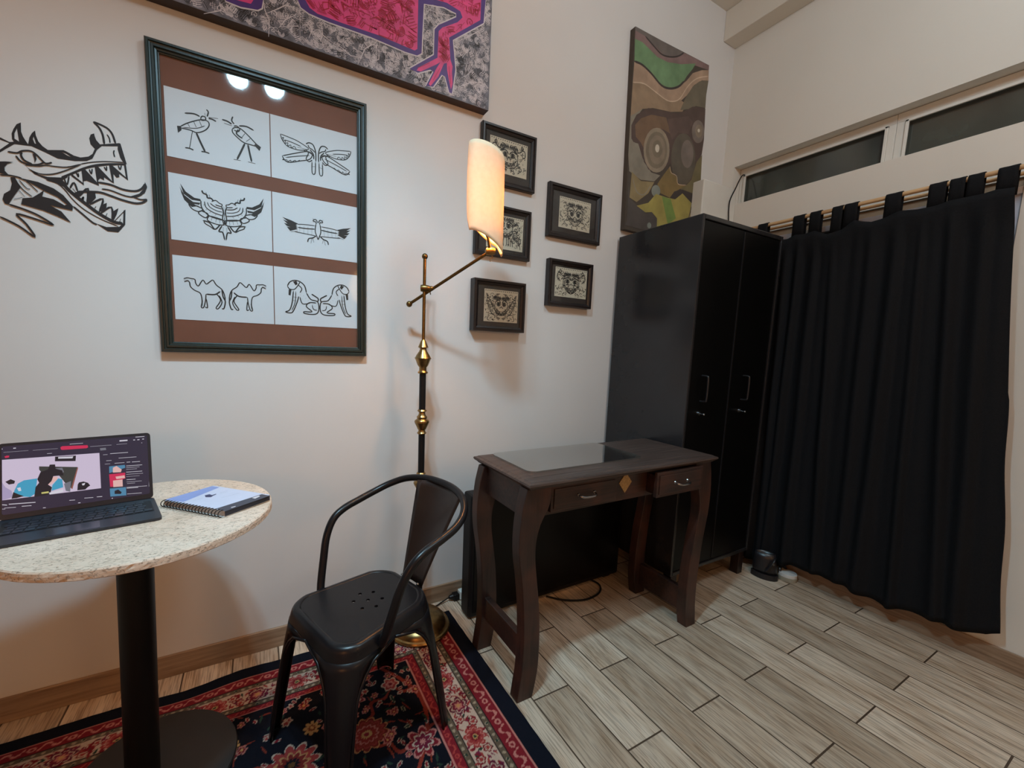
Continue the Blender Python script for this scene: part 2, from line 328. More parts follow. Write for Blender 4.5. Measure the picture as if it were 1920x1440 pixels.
# drawn artwork, in tenths of a millimetre on its own plane: kind;ink;width;points
ART = {}
ART['dragon'] = """f;k;0;-5780,18200 -5870,18130 -5940,17990 -5990,17850 -5990,17700 -5950,17620 -5660,17630 -5710,17720 -5760,17830 -5790,17950|-5870,18020 -5930,17870 -5940,17730 -5850,17670 -5860,17830
f;k;0;-5500,18060 -5570,17970 -5630,17840 -5670,17640 -5560,17650 -5260,17590 -5370,17670 -5450,17780 -5490,17930|-5540,17890 -5560,17810 -5530,17700 -5500,17700 -5520,17800
f;k;0;-5950,17640 -5560,17650 -5260,17590 -4920,17670 -4840,17640 -4700,17570 -4550,17550 -4370,17620 -4270,17720 -4210,17880 -4300,17990 -4320,18150 -4280,18270 -4200,18320 -4190,18240 -4160,18140 -4080,18040 -3620,18190 -3590,18180 -3650,18090 -4040,18000 -4160,17860 -4280,17580 -4420,17480 -4680,17420 -5060,17400 -5320,17510 -5600,17610 -5950,17580 -6140,17400 -6260,17280 -6260,17350 -6050,17580 -6240,17630 -6230,17690 -6050,17610|-4970,17610 -4860,17580 -4740,17500 -4850,17540
f;k;0;-3650,18170 -3590,18180 -3470,17610 -3530,17600 -3620,17770 -3670,18010
s;k;13;-4200,18650 -4030,18610 -3870,18540 -3770,18400 -3710,18150
s;k;13;-4200,18650 -4070,18510 -4000,18320 -3980,18070
s;k;8;-3900,18370 -3850,18270 -3840,18140
s;k;8;-3750,17950 -3770,17870 -3750,17750
s;k;7;-4560,17360 -4310,17470 -3970,17570 -3510,17650
s;k;14;-3490,17600 -3860,17520 -4200,17410 -4480,17260 -4700,17100 -4880,16970 -5010,16880
f;k;0;-5770,17050 -5640,16930 -5470,16850 -5310,16830 -5010,16880 -4900,16960 -4870,16920 -4990,16810 -4860,16580 -4920,16590 -5110,16690 -5350,16760 -5590,16850
f;k;0;-4790,17030 -4520,17230 -4200,17390 -3490,17610 -3460,17130 -3670,17280 -3670,17180 -3740,17150 -3810,17250 -3810,16960 -4040,17100 -4040,17010 -4130,17050 -4180,16980 -4170,16820 -4450,16910 -4520,16880 -4520,16760 -4790,16970|-4760,17020 -4550,17190 -4540,16830|-4470,17240 -4240,17350 -4210,16910|-4160,17380 -3900,17480 -3850,17020|-3820,17490 -3540,17580 -3510,17210
s;k;8;-4680,17110 -4630,16980 -4630,17090
s;k;8;-4370,17260 -4330,17130 -4300,17290
s;k;8;-4020,17410 -3970,17310 -3960,17440
s;k;8;-3680,17530 -3640,17410 -3600,17550
s;k;9;-4960,16900 -4900,16700 -4840,16960
s;k;9;-4960,16900 -4850,16970
s;k;22;-5020,16790 -4900,16590 -4700,16390 -4450,16180 -4220,16000 -3880,15810 -3660,15800
s;k;7;-5350,16740 -5110,16690 -4950,16530 -4790,16290 -4550,16050 -4180,15840 -3770,15690
s;k;12;-4800,16100 -4620,15930 -4390,15710 -4280,15660
f;k;0;-4300,15690 -4060,15620 -3750,15680 -3650,15800 -3620,16190 -3570,16230 -3600,15770 -3780,15510 -4040,15500
s;k;11;-4840,16610 -4740,16790 -4670,16550
s;k;9;-4780,16620 -4710,16520
s;k;12;-4660,16400 -4430,16690 -4480,16210
s;k;12;-4420,16220 -4100,16450 -4210,16030
s;k;12;-4190,16000 -3910,16240 -3910,15820
s;k;12;-3860,15830 -3580,16210
f;k;0;-4460,16630 -4270,16600 -4260,16450 -4400,16260 -4480,16210
f;k;0;-4100,16430 -4130,16270 -4010,16350 -4030,16200 -4180,16060
f;k;0;-3910,16230 -3880,16120 -3740,16240 -3790,16050 -3880,15840
f;k;0;-4900,16650 -4780,16480 -4650,16560 -4470,16630 -4630,16410 -4780,16450
s;k;9;-4600,16320 -4550,16420 -4570,16290
s;k;9;-4310,16130 -4270,16200
s;k;9;-4070,15910 -4020,16040
s;k;9;-3740,15810 -3700,15930
s;k;13;-4190,16920 -3890,16910 -3600,16830 -3310,16840 -3140,16940 -3030,17120
s;k;9;-4110,16740 -3900,16740 -3560,16650 -3320,16660 -3120,16780
s;k;14;-4690,16540 -4400,16600 -4140,16630 -3910,16580 -3640,16510 -3330,16470 -3140,16520 -3010,16640
s;k;9;-3370,16660 -3180,16610 -3010,16650
f;k;0;-3040,17170 -2990,17030 -3060,16830 -3230,16680 -3470,16630 -3200,16780 -3090,16940 -3060,17040
s;k;10;-6100,17340 -5910,17350 -5800,17430 -5630,17470 -5510,17400 -5360,17220 -5280,17210 -5190,17260
s;k;10;-5940,17270 -5850,17140 -5690,17090 -5490,17130 -5360,17220
s;k;12;-5810,17390 -5830,17300 -5770,17180 -5610,17110
f;k;0;-5590,17410 -5530,17410 -5510,17280 -5560,17160 -5560,17270
s;k;7;-5770,17060 -5490,17090 -5330,17150 -5160,17160 -4870,17200 -4540,17360
s;k;7;-5700,16960 -5470,16880 -5180,16940 -4870,17120 -4540,17360
f;k;0;-6280,17030 -6160,17060 -6000,17080 -6120,17010 -6190,16900 -6190,16800 -6130,16720 -6050,16690 -6300,16720
s;k;9;-6300,16670 -6090,16700 -5860,16680
f;k;0;-6090,16650 -6000,16670 -5900,16420 -6050,16150 -6180,15890 -6250,15900 -6290,16020 -6250,16170 -6120,16290 -6070,16490
f;k;0;-5960,16680 -5520,16640 -5200,16530 -5000,16380 -4800,16100 -4820,15970 -4940,16010 -5110,16030 -4930,16120 -5130,16300 -5390,16410 -5670,16570
f;k;0;-5880,16120 -5670,16180 -5500,16340 -5410,16440 -5460,16250 -5220,16220 -5020,16110 -4820,15970 -5070,16000 -5320,16040 -5070,15900 -4870,15610 -5170,15750 -5470,15860 -5770,15920 -5920,15950
s;k;6;-6020,16640 -5860,16370 -5670,16200
s;k;5;-5920,16620 -5780,16420 -5700,16410
s;k;6;-5780,16630 -5650,16490 -5540,16360
s;k;8;-6060,16060 -5880,16140
s;k;8;-5940,16330 -5830,16170
s;k;12;-6180,15900 -5880,15820 -5580,15700 -5270,15480 -5590,15570 -6030,15660 -5850,15410 -5690,15070 -6010,15330 -6390,15530"""
ART['birds'] = """s;k;6;-2030,19060 -1830,19220 -1490,19410 -1290,19430 -1240,19310 -1350,19130 -1580,18990 -1770,19020 -2030,19020
f;k;0;-2120,19060 -2010,19080 -2000,18960 -2100,18850
s;k;8;-1830,19210 -1780,19110
s;k;8;-1660,19300 -1600,19150
s;k;8;-1510,19380 -1450,19220
s;k;4;-1970,19050 -1600,19120 -1360,19260
s;k;6;-1470,19470 -1420,19540 -1340,19530 -1340,19450 -1440,19410 -1470,19470
s;k;8;-1490,19510 -1650,19550 -1900,19500
s;k;7;-1290,19560 -1250,19710 -1300,19780
s;k;5;-1340,19550 -1350,19660
s;k;7;-1250,19550 -980,19590
s;k;8;-1250,19520 -1150,19520 -1040,19480
s;k;10;-1710,19000 -1810,18450
s;k;10;-1610,18990 -1500,18710 -1380,18440
s;k;7;-1930,18440 -1810,18450 -1700,18420
s;k;7;-1490,18430 -1380,18440 -1260,18420
s;k;6;-580,19370 -490,19440 -330,19440 -100,19270 120,19070 230,18990 -30,19000 -250,19020 -430,19130 -570,19260 -580,19370
f;k;0;100,19070 270,19000 220,18860 60,19010
s;k;8;-210,19320 -310,19160
s;k;8;-60,19190 -180,19070
s;k;8;-400,19400 -460,19250 -290,19140
s;k;6;-530,19470 -450,19500 -360,19430 -410,19330 -530,19350
s;k;8;-380,19520 -160,19560 60,19490
s;k;7;-520,19540 -590,19640 -550,19770
s;k;8;-590,19520 -730,19580 -870,19590
s;k;7;-590,19470 -810,19490
s;k;10;-220,19000 -350,18690 -470,18420
s;k;10;-130,18980 -90,18750 -30,18440
s;k;7;-570,18400 -360,18410
s;k;7;-140,18420 80,18410"""
ART['griffins'] = """s;k;5;890,19600 1210,19550 1450,19500 1810,19340 1690,19250 1440,19200 1120,19240 950,19410 890,19600
s;k;5;3330,19600 3010,19550 2770,19500 2410,19340 2530,19250 2780,19200 3100,19240 3270,19410 3330,19600
s;k;5;1010,19430 1250,19410 1570,19340
s;k;5;3210,19430 2970,19410 2650,19340
s;k;6;930,18870 1360,19060 1770,19220 1940,19160 1850,18970 1560,18850 1110,18700 930,18870
s;k;6;3290,18870 2860,19060 2450,19220 2280,19160 2370,18970 2660,18850 3110,18700 3290,18870
s;k;5;1040,18840 1440,18980 1850,19100
s;k;5;3180,18840 2780,18980 2370,19100
s;k;7;1730,19470 1840,19540 1980,19490 2060,19250 2060,18930
s;k;7;2490,19470 2380,19540 2240,19490 2160,19250 2160,18930
s;k;6;1800,19460 1840,19370 1940,19330 2040,19250
s;k;6;2420,19460 2380,19370 2280,19330 2180,19250
s;k;6;1710,19270 1810,19170 1730,18960 1830,18880 1940,18970
s;k;6;2510,19270 2410,19170 2490,18960 2390,18880 2280,18970
s;k;6;1930,18920 1930,18520 2030,18520 2050,18930
s;k;6;2290,18920 2290,18520 2190,18520 2170,18930
s;k;5;1930,18730 2040,18760
s;k;5;2290,18730 2180,18760
s;k;4;930,19450 990,19510 970,19380 1050,19420 1040,19320 1130,19360 1120,19250 1220,19310 1240,19220 1340,19290 1400,19210
s;k;4;3290,19450 3230,19510 3250,19380 3170,19420 3180,19320 3090,19360 3100,19250 3000,19310 2980,19220 2880,19290 2820,19210
s;k;4;980,18780 950,18740 1090,18770 1090,18700 1210,18790 1230,18730 1360,18820 1400,18780 1520,18870
s;k;4;3240,18780 3270,18740 3130,18770 3130,18700 3010,18790 2990,18730 2860,18820 2820,18780 2700,18870
s;k;7;1860,19310 1980,19170 1990,19000
s;k;7;2360,19310 2240,19170 2230,19000
s;k;5;1650,19220 1850,19200 2020,19090
s;k;5;2570,19220 2370,19200 2200,19090
s;k;5;1440,19290 1770,19290
s;k;5;2780,19290 2450,19290"""
ART['eagle'] = """f;k;0;-2110,17300 -1970,17070 -1740,16920 -1570,16910 -1570,16840 -1810,16840 -2030,16990
f;k;0;310,17300 170,17070 -60,16920 -230,16910 -230,16840 10,16840 230,16990
f;k;0;-2130,17200 -2010,16950 -1780,16780 -1580,16790 -1610,16720 -1860,16720 -2050,16900
f;k;0;330,17200 210,16950 -20,16780 -220,16790 -190,16720 60,16720 250,16900
f;k;0;-2110,17070 -1980,16850 -1710,16690 -1620,16680 -1820,16610 -2020,16800
f;k;0;310,17070 180,16850 -90,16690 -180,16680 20,16610 220,16800
s;k;6;-1910,16690 -1810,16550 -1630,16500 -1520,16600 -1740,16680 -1910,16690
s;k;6;110,16690 10,16550 -170,16500 -280,16600 -60,16680 110,16690
s;k;6;-1580,16540 -1640,16440 -1450,16330 -1380,16470 -1580,16540
s;k;6;-220,16540 -160,16440 -350,16330 -420,16470 -220,16540
s;k;6;-1340,16420 -1400,16270 -1190,16180 -950,16180 -920,16330 -1340,16420
s;k;6;-460,16420 -400,16270 -610,16180 -850,16180 -880,16330 -460,16420
s;k;5;-1260,16390 -1290,16270
s;k;5;-540,16390 -510,16270
s;k;5;-1140,16370 -1160,16230
s;k;5;-660,16370 -640,16230
s;k;5;-1040,16360 -1050,16210
s;k;5;-760,16360 -750,16210
s;k;6;-1560,16870 -1540,16630 -1330,16410 -940,16330
s;k;6;-240,16870 -260,16630 -470,16410 -860,16330
s;k;5;-1460,16860 -1420,16670 -1210,16540 -940,16480
s;k;5;-340,16860 -380,16670 -590,16540 -860,16480
s;k;4;-1380,16850 -1320,16710 -1130,16620 -950,16600
s;k;4;-420,16850 -480,16710 -670,16620 -850,16600
s;k;4;-1500,16730 -1460,16760
s;k;4;-300,16730 -340,16760
s;k;4;-1440,16580 -1400,16620
s;k;4;-360,16580 -400,16620
s;k;4;-1330,16510 -1290,16570
s;k;4;-470,16510 -510,16570
s;k;4;-1180,16450 -1140,16500
s;k;4;-620,16450 -660,16500
s;k;8;-1520,17200 -1490,17120 -1390,17080 -1370,16990 -1270,16990 -1200,16910
s;k;8;-280,17200 -310,17120 -410,17080 -430,16990 -530,16990 -600,16910
s;k;6;-1410,17160 -1390,17090
s;k;6;-390,17160 -410,17090
s;k;6;-1320,17100 -1300,17010
s;k;6;-480,17100 -500,17010
s;k;5;-1260,16890 -1140,16950 -1040,16880 -960,16850 -990,16780 -1160,16810
s;k;5;-540,16890 -660,16950 -760,16880 -840,16850 -810,16780 -640,16810
s;k;5;-1300,16830 -1170,16740 -970,16700
s;k;5;-500,16830 -630,16740 -830,16700
s;k;6;-980,16780 -930,16610 -960,16380 -920,16160
s;k;6;-820,16780 -870,16610 -840,16380 -880,16160
s;k;5;-930,16790 -890,16340
s;k;5;-870,16790 -910,16340
s;k;7;-980,16150 -1080,15950 -970,15930 -920,15680
s;k;7;-820,16150 -720,15950 -830,15930 -880,15680
s;k;4;-950,16110 -960,15930
s;k;4;-850,16110 -840,15930
s;k;7;-1030,16190 -1190,16000 -1340,16190 -1530,16230
s;k;7;-770,16190 -610,16000 -460,16190 -270,16230
s;k;5;-1210,15980 -1330,16070 -1460,16140 -1500,16210
s;k;5;-590,15980 -470,16070 -340,16140 -300,16210"""
ART['doublebird'] = """s;k;5;1390,16600 1670,16630 2010,16640
s;k;5;2830,16600 2550,16630 2210,16640
s;k;7;1410,16490 1670,16490 2010,16520
s;k;7;2810,16490 2550,16490 2210,16520
s;k;5;1290,16320 1660,16300 2040,16280
s;k;5;2930,16320 2560,16300 2180,16280
s;k;3;1480,16560 1470,16340
s;k;3;2740,16560 2750,16340
s;k;3;1620,16560 1610,16310
s;k;3;2600,16560 2610,16310
s;k;3;1760,16570 1750,16300
s;k;3;2460,16570 2470,16300
s;k;3;1900,16580 1890,16290
s;k;3;2320,16580 2330,16290
f;k;0;900,16770 1200,16700 1420,16620 1340,16560 1090,16630
f;k;0;3320,16770 3020,16700 2800,16620 2880,16560 3130,16630
f;k;0;920,16680 1160,16620 1390,16540 1340,16500 1060,16560
f;k;0;3300,16680 3060,16620 2830,16540 2880,16500 3160,16560
f;k;0;950,16570 1200,16540 1410,16490 1290,16430 1040,16480
f;k;0;3270,16570 3020,16540 2810,16490 2930,16430 3180,16480
f;k;0;1040,16450 1340,16460 1410,16430 1150,16320
f;k;0;3180,16450 2880,16460 2810,16430 3070,16320
s;k;5;1170,16290 1410,16360
s;k;5;3050,16290 2810,16360
s;k;6;2040,16720 2010,16450 2080,16230 2110,16150
s;k;6;2180,16720 2210,16450 2140,16230 2110,16150
s;k;6;2050,16710 2030,16790 1960,16790 1950,16840 2040,16870 2100,16760
s;k;6;2170,16710 2190,16790 2260,16790 2270,16840 2180,16870 2120,16760
s;k;4;1980,16860 1920,16900
s;k;4;2240,16860 2300,16900
s;k;7;2040,16280 1920,16190 1780,16140 1740,16010
s;k;7;2180,16280 2300,16190 2440,16140 2480,16010
s;k;6;1890,16150 1850,15980
s;k;6;2330,16150 2370,15980
s;k;6;1920,16180 1960,16030
s;k;6;2300,16180 2260,16030"""
ART['camels'] = """s;k;6;-2140,14250 -2040,14290 -1950,14280 -1830,14260 -1810,14140 -1740,14050 -1650,14200 -1590,14260 -1510,14140 -1410,14220 -1310,14290 -1220,14140 -1060,14000 -990,13820 -970,13610
s;k;6;320,14250 220,14290 130,14280 10,14260 -10,14140 -80,14050 -170,14200 -230,14260 -310,14140 -410,14220 -510,14290 -600,14140 -760,14000 -830,13820 -850,13610
s;k;6;-2130,14150 -2030,14190 -1980,14140 -1960,14010 -1850,13900 -1690,13810 -1650,13560 -1680,13350 -1610,13350 -1550,13590 -1530,13800
s;k;6;310,14150 210,14190 160,14140 140,14010 30,13900 -130,13810 -170,13560 -140,13350 -210,13350 -270,13590 -290,13800
s;k;8;-1530,13800 -1270,13810 -1110,13930
s;k;8;-290,13800 -550,13810 -710,13930
s;k;6;-1530,13660 -1500,13350 -1570,13370
s;k;6;-290,13660 -320,13350 -250,13370
s;k;6;-1230,13850 -1110,13630 -1250,13360 -1180,13340 -1070,13560 -1150,13790
s;k;6;-590,13850 -710,13630 -570,13360 -640,13340 -750,13560 -670,13790
s;k;7;-1060,14000 -1030,13750 -970,13590 -1020,13350 -1080,13350
s;k;7;-760,14000 -790,13750 -850,13590 -800,13350 -740,13350
s;k;8;-1000,13890 -960,13710
s;k;8;-820,13890 -860,13710
s;k;5;-1920,14240 -1900,14210
s;k;5;100,14240 80,14210
s;k;5;-2140,14210 -2000,14220
s;k;5;320,14210 180,14220
s;k;5;-1630,13580 -1650,13370
s;k;5;-190,13580 -170,13370"""
ART['lions'] = """s;k;7;1020,14330 1100,14480 1260,14560 1450,14530 1610,14390 1670,14140
s;k;7;3240,14330 3160,14480 3000,14560 2810,14530 2650,14390 2590,14140
s;k;6;1020,14330 1090,14230 1250,14230 1370,14370 1450,14520
s;k;6;3240,14330 3170,14230 3010,14230 2890,14370 2810,14520
f;k;0;1060,14210 1160,14230 1120,13990 1050,14010
f;k;0;3200,14210 3100,14230 3140,13990 3210,14010
f;k;0;1210,14510 1330,14550 1370,14440 1300,14380
f;k;0;3050,14510 2930,14550 2890,14440 2960,14380
s;k;7;1220,14180 1170,13740 1080,13460 940,13380 1100,13350 1200,13420 1340,13760 1400,13990
s;k;7;3040,14180 3090,13740 3180,13460 3320,13380 3160,13350 3060,13420 2920,13760 2860,13990
s;k;5;1300,14160 1270,13750 1150,13440
s;k;5;2960,14160 2990,13750 3110,13440
s;k;6;1440,13970 1530,13720 1800,13770
s;k;6;2820,13970 2730,13720 2460,13770
s;k;7;1670,14140 1820,13910 2070,13830 2100,13510 1970,13360 1620,13360 1580,13430 1860,13450 1660,13630 1770,13780 2020,13790
s;k;7;2590,14140 2440,13910 2190,13830 2160,13510 2290,13360 2640,13360 2680,13430 2400,13450 2600,13630 2490,13780 2240,13790
s;k;8;1850,14110 1970,14040 2090,13950 2060,13820
s;k;8;2410,14110 2290,14040 2170,13950 2200,13820
s;k;6;1370,14420 1510,14280 1440,14120
s;k;6;2890,14420 2750,14280 2820,14120
s;k;5;1870,13700 1910,13550 2040,13510
s;k;5;2390,13700 2350,13550 2220,13510
s;k;4;1490,14130 1510,14120
s;k;4;2770,14130 2750,14120
s;k;4;1560,14030 1580,14020
s;k;4;2700,14030 2680,14020
s;k;4;1510,13900 1530,13890
s;k;4;2750,13900 2730,13890
s;k;4;1630,13940 1650,13930
s;k;4;2630,13940 2610,13930
s;k;4;1720,13870 1740,13860
s;k;4;2540,13870 2520,13860
s;k;4;1870,13720 1890,13720
s;k;4;2390,13720 2370,13720
s;k;4;1960,13660 1980,13650
s;k;4;2300,13660 2280,13650
s;k;4;1910,13570 1930,13560
s;k;4;2350,13570 2330,13560
s;k;4;2010,13560 2030,13550
s;k;4;2250,13560 2230,13550
s;k;4;1450,14050 1470,14040
s;k;4;2810,14050 2790,14040
s;k;5;1180,13950 1340,13940
s;k;5;3080,13950 2920,13940
s;k;5;1170,13820 1320,13810
s;k;5;3090,13820 2940,13810"""
ART['graffiti'] = """f;pu;0;-650,23270 -630,23030 -220,23010 280,23110 410,23220 460,23720
f;pi;0;-360,23390 -350,23190 80,23240 160,23390 170,23600
f;pu;0;1410,24200 1490,23910 1580,23700 1850,23600 2480,23570 3960,23610 5310,23560 5800,23590 6000,23750 6010,24240 6060,25540 6420,25660 6870,25730 7410,25710 7410,25610 7030,25340 6660,25050 6480,24810 6470,23880 5450,23030 5850,22980 6360,23260 6470,23260 6150,22610 6500,22670 6870,23240 6980,23210 7180,22680 7340,22680 7470,23640 7430,23950 7320,24690 8700,25830 8760,26760 8800,27560 1580,24600
f;pi;0;1630,24290 1740,24010 1880,23810 2130,23720 2960,23730 4290,23800 5690,23760 5800,23850 5810,26090
f;pi;0;5980,26160 5980,25700 6420,25870 7010,25960 7600,25880 7710,25690 7490,25430 6830,24990 6680,24810 6650,23820 6460,23670 5880,23220 5780,23070 5960,23090 6620,23570 6780,23700 6580,23350 6300,22740 6370,22680 6700,23130 6930,23690 7060,23770 7080,23510 7170,23140 7270,22830 7340,23060 7300,23510 7320,23720 7210,23950 7140,24740 8530,25900 8540,27200
s;wh;7;1490,23910 1580,23700 1850,23600 2480,23570 3960,23610 5310,23560 5800,23590 6000,23750 6010,24240 6060,25540 6870,25730 7410,25710 7410,25610 6660,25050 6480,24810 6470,23880 5450,23030 5850,22980 6360,23260 6470,23260 6150,22610 6500,22670 6870,23240 6980,23210 7180,22680 7340,22680 7470,23640 7430,23950 7320,24690 8700,25830 8760,26760
s;wh;7;-660,23070 -630,23030 -220,23010 280,23110 410,23220 450,23500
s;wh;5;1570,23610 1550,22610
s;wh;5;450,23500 490,23200 610,22930 580,22430
s;wh;5;2250,23480 2300,23100 2770,22900 2300,23080
s;wh;5;3510,22530 3770,23150 4030,23390 4190,23420 4220,23010
s;wh;5;4550,23490 4560,22720 4900,22800
s;wh;5;490,23090 910,23420 1130,23610 1510,23590
s;wh;5;900,22820 1120,23170 1450,23430
s;wh;5;1170,22970 1340,23250 1500,23090 1170,22970
s;wh;5;4630,22780 4620,23270 5100,22870
s;wh;5;1790,23310 1950,23150 1840,22830
s;wh;5;-1240,22440 -760,22720 -800,22960
s;wh;5;4290,23450 4290,22970 3900,22720 4360,22750
s;wh;5;2710,23020 3260,22750 3640,22810
s;wh;5;7570,23000 8200,23400 8870,23540
s;wh;5;7700,23850 7940,23990 7870,23500 8270,23900
s;wh;5;6130,25420 6720,25450 7330,25610
s;wh;5;6210,25380 6220,24820
s;wh;5;7520,24710 8300,25320 8750,25680
s;rd;6;2310,24010 2310,24150 2490,24220 2510,24030 2280,23880 2170,24120
s;rd;6;3210,24240 3510,24180 3390,23960
s;rd;6;3640,24750 3960,24350 3080,24360
s;rd;6;3700,24020 4220,23970 3960,23990
s;rd;6;4550,24570 4810,24850 5090,24650 4610,24410 4880,24330
s;rd;6;5020,24260 5650,24120 5160,23760
s;rd;6;4280,24110 4290,23810 4820,23820 4820,24190
s;rd;6;5290,25030 5220,24580 5650,24430
s;rd;6;2720,24280 2960,24030 2660,24030
s;rd;6;6750,24570 7060,24160
s;rd;6;6970,24710 6840,23950
s;rd;6;6680,24290 7210,24410
s;rd;6;7790,25990 8200,26010 8350,26330 7940,26300
s;rd;6;7430,25070 7810,25540
s;rd;6;5810,23160 6320,23520
s;rd;6;6480,22930 6770,23480
s;rd;6;7150,23670 7250,23030
s;rd;6;5080,25130 5490,25350
s;rd;6;3960,24230 4150,24360 4350,24320 4550,24480
s;rd;6;2020,24060 2140,23880
s;rd;6;7470,26190 7790,26180"""
